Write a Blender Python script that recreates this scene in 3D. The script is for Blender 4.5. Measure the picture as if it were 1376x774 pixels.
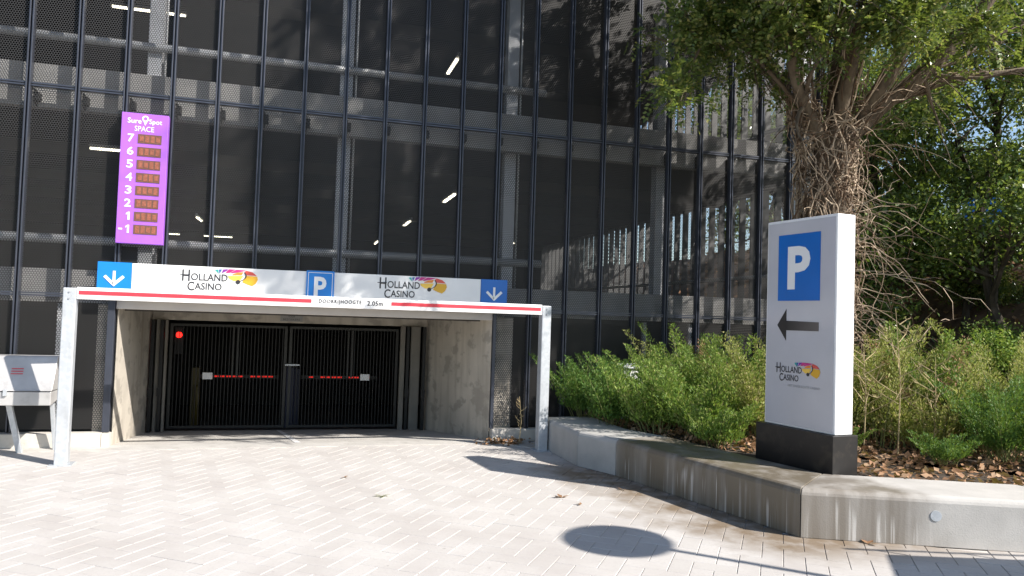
import bpy, math, random
import numpy as np
from mathutils import Vector, Matrix
random.seed(7); rng = np.random.default_rng(7)
scene = bpy.context.scene
for o in list(bpy.data.objects): bpy.data.objects.remove(o)

# ------------------------------------------------------------------ camera
cam_d = bpy.data.cameras.new('camera'); cam = bpy.data.objects.new('camera', cam_d)
scene.collection.objects.link(cam); scene.camera = cam
CAM = np.array([3.7207, -11.984, 2.0101])
def cam_axes(yaw, pitch, roll):
    f = np.array([math.sin(yaw)*math.cos(pitch), math.cos(yaw)*math.cos(pitch), math.sin(pitch)])
    r = np.array([math.cos(yaw), -math.sin(yaw), 0]); u = np.cross(r, f)
    return math.cos(roll)*r+math.sin(roll)*u, -math.sin(roll)*r+math.cos(roll)*u, f
ax_r, ax_u, ax_f = cam_axes(math.radians(15.919), math.radians(2.209), math.radians(1.862))
m = Matrix.Identity(4)
for i in range(3):
    m[i][0] = ax_r[i]; m[i][1] = ax_u[i]; m[i][2] = -ax_f[i]; m[i][3] = CAM[i]
cam.matrix_world = m
cam_d.sensor_width = 36; cam_d.lens = 36*1015.94/1376; cam_d.clip_end = 500; cam_d.clip_start = .05

# ------------------------------------------------------------------ light
SUN = Vector((1.06, -1.0, 1.14)).normalized()          # towards the sun
w = bpy.data.worlds.new('World'); scene.world = w; w.use_nodes = True
nt = w.node_tree; bg = nt.nodes['Background']
sky = nt.nodes.new('ShaderNodeTexSky'); sky.sky_type = 'NISHITA'; sky.sun_disc = False
sky.sun_elevation = math.asin(SUN.z); sky.sun_rotation = math.atan2(SUN.x, SUN.y)
sky.air_density = 1.0; sky.dust_density = .6; sky.ozone_density = 1.2
nt.links.new(sky.outputs[0], bg.inputs[0]); bg.inputs[1].default_value = .095
sl = bpy.data.lights.new('sun', 'SUN'); sl.energy = 4.6; sl.angle = math.radians(.53); sl.color = (1, .945, .875)
so = bpy.data.objects.new('sun', sl); scene.collection.objects.link(so)
so.rotation_euler = (-SUN).to_track_quat('-Z', 'Y').to_euler(); so.location = (20, -20, 25)
vs = scene.view_settings; vs.view_transform = 'Standard'; vs.look = 'None'; vs.gamma = 1; vs.exposure = .95
vs.use_curve_mapping = False
scene.cycles.transparent_max_bounces = 16

# ------------------------------------------------------------------ materials
def N(nt, t, **k):
    n = nt.nodes.new(t)
    for a, b in k.items(): setattr(n, a, b)
    return n
def mix_rgb(nt, fac, a, b, mode='MIX'):
    n = N(nt, 'ShaderNodeMix', data_type='RGBA', blend_type=mode)
    for s, v in ((0, fac), (6, a), (7, b)):
        if hasattr(v, 'links'): nt.links.new(v, n.inputs[s])
        else: n.inputs[s].default_value = v if s == 0 else (*v[:3], 1)
    return n.outputs[2]
def math_n(nt, op, a, b=None, c=None):
    n = N(nt, 'ShaderNodeMath', operation=op)
    for i, v in enumerate((a, b, c)):
        if v is None: continue
        if hasattr(v, 'links'): nt.links.new(v, n.inputs[i])
        else: n.inputs[i].default_value = v
    return n.outputs[0]
def ramp(nt, fac, lo, hi, clo=0., chi=1.):
    n = N(nt, 'ShaderNodeMapRange'); nt.links.new(fac, n.inputs[0])
    n.inputs[1].default_value = lo; n.inputs[2].default_value = hi; n.inputs[3].default_value = clo; n.inputs[4].default_value = chi
    return n.outputs[0]
def noise(nt, scale, detail=4, vec=None, rough=.55):
    n = N(nt, 'ShaderNodeTexNoise'); n.inputs['Scale'].default_value = scale; n.inputs['Detail'].default_value = detail; n.inputs['Roughness'].default_value = rough
    if vec is not None: nt.links.new(vec, n.inputs['Vector'])
    return n.outputs['Fac']
def coords(nt, scale=(1, 1, 1), loc=(0, 0, 0), world=True):
    # world-anchored coordinates, so that stains do not repeat on copies
    if world:
        g = N(nt, 'ShaderNodeNewGeometry').outputs['Position']
    else:
        g = N(nt, 'ShaderNodeTexCoord').outputs['Object']
    mp = N(nt, 'ShaderNodeMapping'); mp.inputs['Scale'].default_value = scale; mp.inputs['Location'].default_value = loc
    nt.links.new(g, mp.inputs[0]); return mp.outputs[0]
def base(name, color, rough=.6, metal=0., var=0., vscale=3., bump=0., bscale=60., dirt=None, spec=.5, coat=0):
    mt = bpy.data.materials.new(name); mt.use_nodes = True; nt = mt.node_tree; b = nt.nodes['Principled BSDF']
    b.inputs['Base Color'].default_value = (*color, 1); b.inputs['Roughness'].default_value = rough
    b.inputs['Metallic'].default_value = metal; b.inputs['Specular IOR Level'].default_value = spec
    col = None
    if var:
        v = coords(nt)
        f = ramp(nt, noise(nt, vscale, 6, v), .3, .7)
        col = mix_rgb(nt, f, [c*(1-var) for c in color], [min(1, c*(1+var)) for c in color])
    if dirt:                                     # dirt = (colour, scale, low, high)
        v = coords(nt)
        f = ramp(nt, noise(nt, dirt[1], 5, v, .65), dirt[2], dirt[3])
        col = mix_rgb(nt, f, col if col is not None else color, dirt[0])
    if col is not None: nt.links.new(col, b.inputs['Base Color'])
    if bump:
        bn = N(nt, 'ShaderNodeBump'); bn.inputs['Strength'].default_value = bump; bn.inputs['Distance'].default_value = .01
        nt.links.new(noise(nt, bscale, 5, coords(nt)), bn.inputs['Height']); nt.links.new(bn.outputs[0], b.inputs['Normal'])
    return mt
def emis(name, color, s):
    mt = base(name, color, .5); b = mt.node_tree.nodes['Principled BSDF']
    b.inputs['Emission Color'].default_value = (*color, 1); b.inputs['Emission Strength'].default_value = s; return mt
def leafmat(name, cols, trans=.35, rough=.5, spec=.3):
    mt = bpy.data.materials.new(name); mt.use_nodes = True; nt = mt.node_tree; b = nt.nodes['Principled BSDF']
    g = N(nt, 'ShaderNodeNewGeometry'); cr = N(nt, 'ShaderNodeValToRGB')
    nt.links.new(g.outputs['Random Per Island'], cr.inputs[0])
    e = cr.color_ramp.elements
    while len(e) < len(cols): e.new(.5)
    for i, (p, c) in enumerate(cols): e[i].position = p; e[i].color = (*c, 1)
    nt.links.new(cr.outputs[0], b.inputs['Base Color']); b.inputs['Roughness'].default_value = rough; b.inputs['Specular IOR Level'].default_value = spec
    t = N(nt, 'ShaderNodeBsdfTranslucent'); mx = N(nt, 'ShaderNodeMixShader'); mx.inputs[0].default_value = trans
    br = mix_rgb(nt, .35, cr.outputs[0], (.35, .42, .03)); nt.links.new(br, t.inputs[0])
    out = nt.nodes['Material Output']
    nt.links.new(b.outputs[0], mx.inputs[1]); nt.links.new(t.outputs[0], mx.inputs[2]); nt.links.new(mx.outputs[0], out.inputs[0]); return mt
def meshmat(name, color, pitch=.034, rad=.40):
    # perforated sheet: round holes in a staggered grid, cut through as transparency
    mt = base(name, color, .45, .2); nt = mt.node_tree; b = nt.nodes['Principled BSDF']
    g = N(nt, 'ShaderNodeNewGeometry').outputs['Position']; sp = N(nt, 'ShaderNodeSeparateXYZ'); nt.links.new(g, sp.inputs[0])
    along = math_n(nt, 'ADD', sp.outputs[0], sp.outputs[1])
    ds = []
    for off in (0, .5):
        a = math_n(nt, 'SUBTRACT', math_n(nt, 'FRACT', math_n(nt, 'ADD', math_n(nt, 'MULTIPLY', along, 1/pitch), 1000+off)), .5)
        c = math_n(nt, 'MULTIPLY', math_n(nt, 'SUBTRACT', math_n(nt, 'FRACT', math_n(nt, 'ADD', math_n(nt, 'MULTIPLY', sp.outputs[2], 1/(pitch*1.732)), 1000+off)), .5), 1.732)
        ds.append(math_n(nt, 'SQRT', math_n(nt, 'ADD', math_n(nt, 'MULTIPLY', a, a), math_n(nt, 'MULTIPLY', c, c))))
    d = math_n(nt, 'MINIMUM', ds[0], ds[1]); hole = math_n(nt, 'LESS_THAN', d, rad)
    t = N(nt, 'ShaderNodeBsdfTransparent'); mx = N(nt, 'ShaderNodeMixShader'); out = nt.nodes['Material Output']
    nt.links.new(hole, mx.inputs[0]); nt.links.new(b.outputs[0], mx.inputs[1]); nt.links.new(t.outputs[0], mx.inputs[2]); nt.links.new(mx.outputs[0], out.inputs[0])
    return mt
def pavermat():
    mt = base('paver_concrete', (.5, .48, .46), .85); nt = mt.node_tree; b = nt.nodes['Principled BSDF']
    g = N(nt, 'ShaderNodeNewGeometry'); v = coords(nt)
    rp = g.outputs['Random Per Island']; oi = N(nt, 'ShaderNodeObjectInfo').outputs['Random']
    r = math_n(nt, 'FRACT', math_n(nt, 'ADD', rp, oi))
    c = mix_rgb(nt, r, (.465, .442, .415), (.515, .492, .465))
    c = mix_rgb(nt, ramp(nt, noise(nt, 1.3, 6, v), .42, .75), c, (.41, .38, .355))
    c = mix_rgb(nt, ramp(nt, noise(nt, 34, 4, v), .50, .72, 0, .5), c, (.40, .37, .35))
    c = mix_rgb(nt, ramp(nt, noise(nt, 1.0, 6, coords(nt, (1.6, .35, 1), (5, 2, 0))), .52, .70, 0, .22), c, (.37, .34, .31))
    c = mix_rgb(nt, ramp(nt, noise(nt, 9, 3, coords(nt, (1, 1, 1), (9, 4, 0))), .70, .76, 0, .55), c, (.25, .23, .21))
    # damp, leaf-stained band along the foot of the planter
    sp = N(nt, 'ShaderNodeSeparateXYZ'); nt.links.new(g.outputs['Position'], sp.inputs[0])
    dist = math_n(nt, 'ADD', math_n(nt, 'MULTIPLY', sp.outputs[0], .975), math_n(nt, 'MULTIPLY', sp.outputs[1], .22))   # across the wall
    wob = math_n(nt, 'MULTIPLY', math_n(nt, 'SUBTRACT', noise(nt, 1.6, 5, v), .5), 1.7)
    band = ramp(nt, math_n(nt, 'ADD', dist, wob), 5.95, 6.6)
    inr = math_n(nt, 'MULTIPLY', ramp(nt, sp.outputs[1], -6.7, -6.0), ramp(nt, sp.outputs[1], -1.6, -2.6))
    stain = math_n(nt, 'MULTIPLY', math_n(nt, 'MULTIPLY', band, inr), ramp(nt, noise(nt, 5, 5, v), .25, .55, .45, 1.))
    c = mix_rgb(nt, stain, c, (.19, .142, .095))
    nt.links.new(c, b.inputs['Base Color'])
    bn = N(nt, 'ShaderNodeBump'); bn.inputs['Strength'].default_value = .35; bn.inputs['Distance'].default_value = .004
    nt.links.new(noise(nt, 140, 4, v), bn.inputs['Height']); nt.links.new(bn.outputs[0], b.inputs['Normal'])
    return mt
def wallmat(name, col, wet, wetfun):
    """bench concrete: pores, wet dark zones and white lime runs hanging down the face"""
    mt = base(name, col, .75); nt = mt.node_tree; b = nt.nodes['Principled BSDF']; v = coords(nt)
    g = N(nt, 'ShaderNodeNewGeometry'); sp = N(nt, 'ShaderNodeSeparateXYZ'); nt.links.new(g.outputs['Position'], sp.inputs[0])
    c = mix_rgb(nt, ramp(nt, noise(nt, 2.2, 6, v), .3, .7), [x*.84 for x in col], [x*1.1 for x in col])
    c = mix_rgb(nt, ramp(nt, noise(nt, 55, 3, v), .62, .75, 0, .5), c, [x*.6 for x in col])
    vs_ = coords(nt, (1, 1, .06)); st = noise(nt, 5, 5, vs_)
    lo, hi, axis, amp = wetfun
    a = math_n(nt, 'ADD', sp.outputs[axis], math_n(nt, 'MULTIPLY', math_n(nt, 'SUBTRACT', noise(nt, 2.2, 5, coords(nt, (1, 1, .35))), .5), amp))
    wf = ramp(nt, a, lo, hi)
    wf = math_n(nt, 'MULTIPLY', wf, ramp(nt, st, .28, .55, .45, 1.))
    c = mix_rgb(nt, wf, c, wet)
    runs = ramp(nt, noise(nt, 21, 3, coords(nt, (1, 1, .035))), .555, .64)
    lim = ramp(nt, math_n(nt, 'ADD', sp.outputs[2], math_n(nt, 'MULTIPLY', math_n(nt, 'SUBTRACT', noise(nt, 3.2, 3, coords(nt, (1, 1, .1))), .5), 1.0)), .34, .22)
    side = ramp(nt, N_abs_z(nt, g), .5, .3)
    c = mix_rgb(nt, math_n(nt, 'MULTIPLY', math_n(nt, 'MULTIPLY', math_n(nt, 'MULTIPLY', runs, lim), side), math_n(nt, 'MULTIPLY', wf, ramp(nt, noise(nt, 2.1, 3, coords(nt, (1, 1, .2), (7, 3, 1))), .40, .60, .12, .9))), c, (.62, .60, .57))
    nt.links.new(c, b.inputs['Base Color'])
    nt.links.new(ramp(nt, wf, 0, 1, .8, .42), b.inputs['Roughness'])
    bn = N(nt, 'ShaderNodeBump'); bn.inputs['Strength'].default_value = .3; bn.inputs['Distance'].default_value = .006
    nt.links.new(noise(nt, 70, 5, v), bn.inputs['Height']); nt.links.new(bn.outputs[0], b.inputs['Normal'])
    return mt
def N_abs_z(nt, g):
    s = N(nt, 'ShaderNodeSeparateXYZ'); nt.links.new(g.outputs['Normal'], s.inputs[0]); return math_n(nt, 'ABSOLUTE', s.outputs[2])
def streak_concrete(name, col, dark):
    mt = base(name, col, .85); nt = mt.node_tree; b = nt.nodes['Principled BSDF']; v = coords(nt)
    c = mix_rgb(nt, ramp(nt, noise(nt, 1.1, 7, v), .3, .7), [x*.8 for x in col], [x*1.12 for x in col])
    c = mix_rgb(nt, ramp(nt, noise(nt, 4, 5, coords(nt, (1, 1, .12))), .46, .72, 0, .75), c, dark)
    c = mix_rgb(nt, ramp(nt, noise(nt, 2.4, 6, coords(nt, (1, 1, 1.6), (3, 1, 4))), .53, .60, 0, .75), c, [x*.58 for x in col])
    nt.links.new(c, b.inputs['Base Color'])
    bn = N(nt, 'ShaderNodeBump'); bn.inputs['Strength'].default_value = .3; bn.inputs['Distance'].default_value = .006
    nt.links.new(noise(nt, 45, 5, v), bn.inputs['Height']); nt.links.new(bn.outputs[0], b.inputs['Normal'])
    return mt
def galvmat():
    mt = base('galvanised', (.50, .53, .56), .5, .35); nt = mt.node_tree; b = nt.nodes['Principled BSDF']; v = coords(nt)
    vo = N(nt, 'ShaderNodeTexVoronoi'); vo.inputs['Scale'].default_value = 26; nt.links.new(v, vo.inputs['Vector'])
    sx = N(nt, 'ShaderNodeSeparateColor'); nt.links.new(vo.outputs['Color'], sx.inputs[0])
    c = mix_rgb(nt, sx.outputs[0], (.45, .475, .50), (.52, .545, .57))
    c = mix_rgb(nt, ramp(nt, noise(nt, 7, 5, coords(nt, (1, 1, .3))), .52, .75, 0, .6), c, (.36, .37, .38))
    nt.links.new(c, b.inputs['Base Color']); return mt
def displaymat():
    mt = base('led_display', (.10, .07, .05), .5); nt = mt.node_tree; b = nt.nodes['Principled BSDF']
    g = N(nt, 'ShaderNodeNewGeometry').outputs['Position']; sp = N(nt, 'ShaderNodeSeparateXYZ'); nt.links.new(g, sp.inputs[0])
    fx = math_n(nt, 'FRACT', math_n(nt, 'MULTIPLY', sp.outputs[0], 55)); fz = math_n(nt, 'FRACT', math_n(nt, 'MULTIPLY', sp.outputs[2], 55))
    d = math_n(nt, 'MULTIPLY', math_n(nt, 'LESS_THAN', math_n(nt, 'ABSOLUTE', math_n(nt, 'SUBTRACT', fx, .5)), .3), math_n(nt, 'LESS_THAN', math_n(nt, 'ABSOLUTE', math_n(nt, 'SUBTRACT', fz, .5)), .3))
    c = mix_rgb(nt, d, (.09, .06, .045), (.24, .075, .045)); nt.links.new(c, b.inputs['Base Color']); return mt
def barkmat(name, a, b_):
    mt = base(name, a, .9); nt = mt.node_tree; b = nt.nodes['Principled BSDF']
    c = mix_rgb(nt, ramp(nt, noise(nt, 9, 6, coords(nt, (1, 1, .25))), .35, .65), a, b_); nt.links.new(c, b.inputs['Base Color'])
    bn = N(nt, 'ShaderNodeBump'); bn.inputs['Strength'].default_value = .8; bn.inputs['Distance'].default_value = .03
    nt.links.new(noise(nt, 14, 6, coords(nt, (1, 1, .25))), bn.inputs['Height']); nt.links.new(bn.outputs[0], b.inputs['Normal']); return mt
def arrowmat():       # printed grey-to-black fade along the arrow
    mt = base('arrow_print', (.05, .05, .05), .4); nt = mt.node_tree; b = nt.nodes['Principled BSDF']
    sp = N(nt, 'ShaderNodeSeparateXYZ'); nt.links.new(coords(nt), sp.inputs[0])
    f = ramp(nt, sp.outputs[1], -5.15, -4.5)
    c = mix_rgb(nt, f, (.17, .15, .14), (.02, .02, .02)); nt.links.new(c, b.inputs['Base Color']); return mt

MT = dict(
    paver=pavermat(), joint=base('joint_sand', (.47, .44, .405), .95, var=.12, vscale=8),
    apron=base('apron_concrete', (.45, .43, .40), .85, var=.12, vscale=2.5, bump=.25, bscale=50, dirt=((.30, .28, .25), 4, .55, .8)),
    slab=base('slab_concrete', (.31, .305, .295), .85, var=.15, vscale=2, dirt=((.25, .25, .24), 3, .52, .75)),
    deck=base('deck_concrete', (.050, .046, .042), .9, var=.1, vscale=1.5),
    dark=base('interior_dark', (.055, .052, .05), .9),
    jamb=streak_concrete('jamb_concrete', (.52, .475, .405), (.29, .255, .205)),
    lintel=base('lintel_concrete', (.50, .46, .41), .85, var=.06, vscale=3),
    plinth=base('plinth_concrete', (.52, .49, .44), .85, var=.1, vscale=3, dirt=((.35, .32, .28), 6, .55, .8)),
    mull=base('anthracite_aluminium', (.050, .056, .074), .34, .3, var=.1, vscale=6),
    mesh=meshmat('perforated_sheet', (.044, .042, .041)),
    gatem=base('gate_steel', (.009, .009, .009), .5, .3), gatefr=base('gate_frame_steel', (.024, .024, .022), .5, .3),
    galv=galvmat(), galvc=base('column_steel', (.42, .43, .45), .5, .25, var=.12, vscale=5),
    pipe=base('rail_pipe', (.45, .46, .47), .45, .35, var=.1, vscale=9),
    white=base('white_panel', (.80, .80, .79), .35, var=.03, vscale=4), barwhite=base('white_bar', (.82, .81, .80), .4, var=.03, dirt=((.62, .60, .57), 12, .6, .8)),
    red=base('red_stripe', (.60, .04, .06), .4, var=.08, vscale=9), sky=base('sign_blue', (.006, .20, .62), .35, var=.05, vscale=3),
    pblue=base('parking_blue', (.004, .135, .50), .35, var=.04, vscale=3), text=base('lettering_grey', (.03, .03, .035), .45), wtext=base('lettering_white', (.82, .82, .82), .4),
    gtext=base('lettering_pale_grey', (.33, .33, .34), .45), purple=base('purple_panel', (.36, .12, .64), .4, var=.05, vscale=4), disp=displaymat(),
    l_teal=base('logo_teal', (.02, .38, .34), .4), l_blue=base('logo_blue', (.03, .12, .38), .4), l_pur=base('logo_purple', (.28, .03, .36), .4), l_mag=base('logo_magenta', (.55, .03, .22), .4),
    l_red=base('logo_red', (.66, .09, .07), .4), l_or=base('logo_orange', (.80, .26, .04), .4), l_yel=base('logo_yellow', (.85, .55, .09), .4), l_gold=base('logo_gold', (.72, .40, .03), .4),
    finm=base('fin_grey', (.09, .09, .09), .6, var=.15, vscale=3),
    ledcell=base('led_cell', (.26, .085, .05), .6, var=.35, vscale=60),
    totem=base('totem_white', (.52, .52, .555), .14, var=.05, vscale=1.6), totemrim=base('totem_rim', (.80, .80, .80), .35, var=.03, vscale=3, dirt=((.60, .58, .54), 3, .58, .85)), totembase=base('totem_base', (.018, .017, .017), .38, .2, var=.2, vscale=3, dirt=((.07, .058, .045), 5, .5, .85)), arrow=arrowmat(),
    bench=wallmat('bench_concrete', (.42, .41, .39), (.16, .14, .11), (99, 100, 0, .1)),
    benchwet=wallmat('bench_concrete_wet', (.38, .36, .33), (.155, .130, .095), (-2.6, -3.0, 1, .5)),
    benchmix=wallmat('bench_concrete_part_wet', (.47, .45, .42), (.21, .185, .155), (9.55, 9.25, 0, .9)),
    soil=base('soil', (.055, .040, .028), .95, var=.4, vscale=9, bump=.8, bscale=25),
    bank=base('leafy_earth', (.16, .10, .065), .95, var=.45, vscale=5, bump=.8, bscale=12),
    grassy=base('far_grass', (.10, .15, .035), .95, var=.35, vscale=3), land=base('far_ground', (.16, .15, .12), .95, var=.2, vscale=.3),
    bark=barkmat('bark', (.085, .062, .043), (.17, .13, .09)), barkd=barkmat('bark_dark', (.035, .028, .02), (.075, .06, .042)),
    vine=base('dead_ivy', (.42, .325, .235), .85, var=.45, vscale=6), vine2=base('dead_ivy_brown', (.12, .075, .045), .9, var=.4, vscale=6), dry=base('dry_stalk', (.42, .33, .18), .85, var=.3, vscale=8),
    stem=base('green_stem', (.16, .18, .06), .8, var=.2, vscale=9),
    box=base('grit_bin_steel', (.47, .46, .45), .45, .25, var=.1, vscale=4, dirt=((.33, .32, .31), 5, .55, .8)), boxd=base('grit_bin_gap', (.06, .06, .06), .7),
    yellow=base('yellow_paint', (.10, .075, .012), .5), bluepost=base('blue_post', (.012, .017, .05), .5), black=base('black_plastic', (.015, .015, .015), .5),
    tube=emis('light_tube', (1, .93, .72), 2.6), smalltube=emis('lit_lamp', (1, .96, .85), 2.0), redled=emis('red_led', (.8, .02, .012), .42), redlamp=emis('red_signal', (1, .012, .008), 3.2),
    paper=base('notice_paper', (.72, .72, .72), .6), grey=base('notice_grey', (.30, .30, .29), .6), billb=base('banner_blue', (.01, .17, .60), .5), rag=base('rubble_pale', (.55, .56, .60), .8, var=.2, vscale=15),
    lf_tree=leafmat('tree_leaf', [(0, (.05, .092, .025)), (.45, (.105, .16, .04)), (.8, (.20, .25, .065)), (1, (.36, .33, .11))], .42, .32, .5),
    lf_dark=leafmat('evergreen_leaf', [(0, (.045, .09, .022)), (.5, (.09, .155, .035)), (.85, (.17, .24, .055)), (1, (.30, .33, .11))], .4, .28, .5),
    lf_shrub=leafmat('shrub_leaf', [(0, (.09, .175, .03)), (.5, (.175, .285, .055)), (.85, (.28, .38, .09)), (1, (.42, .40, .16))], .4),
    lf_deep=leafmat('deep_green_leaf', [(0, (.04, .11, .022)), (.5, (.085, .18, .035)), (.9, (.14, .25, .05)), (1, (.22, .30, .08))], .35),
    lf_yel=leafmat('yellow_green_leaf', [(0, (.17, .22, .045)), (.45, (.31, .35, .09)), (.8, (.47, .46, .18)), (1, (.55, .44, .24))], .42),
    lf_dry=leafmat('dry_leaf', [(0, (.16, .085, .04)), (.4, (.28, .15, .08)), (.8, (.40, .24, .14)), (1, (.48, .33, .21))], .15, .7),
)

# ------------------------------------------------------------------ mesh helpers
COL = scene.collection
def wloc(o):
    v = Vector((0, 0, 0))
    while o is not None: v += o.location; o = o.parent
    return v
class MB:
    def __init__(s): s.v = []; s.f = []
    def add(s, vs, fs):
        n = len(s.v); s.v += [tuple(map(float, a)) for a in vs]; s.f += [tuple(n+i for i in f) for f in fs]; return s
    def box(s, x0, x1, y0, y1, z0, z1):
        return s.add([(x0, y0, z0), (x1, y0, z0), (x1, y1, z0), (x0, y1, z0), (x0, y0, z1), (x1, y0, z1), (x1, y1, z1), (x0, y1, z1)],
                     [(0, 3, 2, 1), (4, 5, 6, 7), (0, 1, 5, 4), (1, 2, 6, 5), (2, 3, 7, 6), (3, 0, 4, 7)])
    def prism(s, poly, n, t):                      # poly: 3-D points, extruded by vector n*t
        n = Vector(n)*t; k = len(poly); P = [Vector(p) for p in poly]; nn = len(s.v)
        s.add([*P, *[p+n for p in P]], [tuple(range(k-1, -1, -1)), tuple(range(k, 2*k))]+[(i, (i+1) % k, k+(i+1) % k, k+i) for i in range(k)]); return s
    def vprism(s, poly, z0, z1): return s.prism([(x, y, z0) for x, y in poly], (0, 0, 1), z1-z0)
    def tube(s, pts, rad, n=8, cap=True):
        P = [Vector(p) for p in pts]; R = rad if hasattr(rad, '__len__') else [rad]*len(P)
        b = len(s.v); up = None
        for i, p in enumerate(P):
            d = (P[min(i+1, len(P)-1)]-P[max(i-1, 0)]).normalized()
            if up is None: up = d.orthogonal().normalized()
            u = (up-d*up.dot(d)); u = u.normalized() if u.length > 1e-6 else d.orthogonal().normalized(); up = u; v = d.cross(u)
            for k in range(n):
                a = 2*math.pi*k/n; s.v.append(tuple(p+(u*math.cos(a)+v*math.sin(a))*R[i]))
        for i in range(len(P)-1):
            for k in range(n): s.f.append((b+i*n+k, b+i*n+(k+1) % n, b+(i+1)*n+(k+1) % n, b+(i+1)*n+k))
        if cap: s.f.append(tuple(b+k for k in range(n-1, -1, -1))); s.f.append(tuple(b+(len(P)-1)*n+k for k in range(n)))
        return s
    def build(s, name, mat, parent=None, smooth=False, bevel=0, seg=2):
        off = wloc(parent) if parent is not None else Vector((0, 0, 0))
        me = bpy.data.meshes.new(name); me.from_pydata([(a-off.x, b-off.y, c-off.z) for a, b, c in s.v], [], s.f); me.update()
        return link(name, me, mat, parent, smooth, bevel, seg)
def link(name, me, mat, parent=None, smooth=False, bevel=0, seg=2):
    o = bpy.data.objects.new(name, me); COL.objects.link(o)
    if mat: me.materials.clear(); me.materials.append(MT[mat] if isinstance(mat, str) else mat)
    if parent is not None: o.parent = parent
    if smooth: me.polygons.foreach_set('use_smooth', [True]*len(me.polygons))
    if bevel:
        b = o.modifiers.new('bevel', 'BEVEL'); b.width = bevel; b.segments = seg; b.limit_method = 'ANGLE'
    return o
def arr_mesh(name, V, F, flat=True):
    V = np.asarray(V, np.float32); F = np.asarray(F, np.int32); k = F.shape[1]
    me = bpy.data.meshes.new(name); me.vertices.add(len(V)); me.vertices.foreach_set('co', V.ravel())
    me.loops.add(F.size); me.loops.foreach_set('vertex_index', F.ravel())
    me.polygons.add(len(F)); me.polygons.foreach_set('loop_start', np.arange(0, F.size, k, dtype=np.int32)); me.polygons.foreach_set('loop_total', np.full(len(F), k, np.int32))
    me.update(calc_edges=True)
    if flat: me.shade_flat()
    return me
def tag(o, label, cat=None, group=None, kind=None):
    if label: o['label'] = label
    if cat: o['category'] = cat
    if group: o['group'] = group
    if kind: o['kind'] = kind
    return o
def thing(name, loc, label, cat, group=None):
    o = bpy.data.objects.new(name, None); COL.objects.link(o); o.location = loc; o.empty_display_size = .2
    return tag(o, label, cat, group)
def one(name, mat, fn, parent=None, **k):
    m_ = MB(); fn(m_); return m_.build(name, mat, parent, **k)
class Frame:                                       # a flat sign face: origin, along, up, outward
    def __init__(s, o, ux, n): s.o = Vector(o); s.x = Vector(ux).normalized(); s.n = Vector(n).normalized(); s.z = Vector((0, 0, 1))
    def p(s, x, z, d=0.): return s.o+s.x*x+s.z*z+s.n*d
    def poly(s, pts, mat, name, parent, d0=.002, d1=.005):
        a = sum(pts[i][0]*pts[(i+1) % len(pts)][1]-pts[(i+1) % len(pts)][0]*pts[i][1] for i in range(len(pts)))
        if a < 0: pts = pts[::-1]
        # orient so that the prism's outer cap looks along n
        fl = s.x.cross(s.z).dot(s.n) > 0
        P = [s.p(x, z, d0) for x, z in (pts if fl else pts[::-1])]
        return MB().prism(P, s.n, d1-d0).build(name, mat, parent)
    def text(s, txt, x0, x1, z0, z1, mat, parent, name='lettering', d=.004, bold=0., label=None, spacing=1.):
        c = bpy.data.curves.new('font', 'FONT'); c.body = txt; c.offset = bold; c.space_character = spacing; c.resolution_u = 3
        o = bpy.data.objects.new('font', c); COL.objects.link(o); dg = bpy.context.evaluated_depsgraph_get(); dg.update()
        me = bpy.data.meshes.new_from_object(o.evaluated_get(dg)); bpy.data.objects.remove(o)
        V = np.array([v.co for v in me.vertices]); lo, hi = V.min(0), V.max(0)
        off = wloc(parent)
        for v, q in zip(me.vertices, V):
            P = s.p(x0+(q[0]-lo[0])/max(1e-6, hi[0]-lo[0])*(x1-x0), z0+(q[1]-lo[1])/max(1e-6, hi[1]-lo[1])*(z1-z0), d)
            v.co = P-off
        o = link(name, me, mat, parent)
        if label: o['label'] = label
        return o
def smooth_curve(pts, n=8):
    """Catmull-Rom through 2-D points"""
    P = [np.array(p, float) for p in pts]; P = [2*P[0]-P[1]]+P+[2*P[-1]-P[-2]]; out = []
    for i in range(1, len(P)-2):
        for k in range(n):
            t = k/n; a, b, c, d = P[i-1:i+3]
            out.append(tuple(.5*((2*b)+(c-a)*t+(2*a-5*b+4*c-d)*t*t+(3*b-a-3*c+d)*t**3)))
    out.append(tuple(P[-2])); return out
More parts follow.
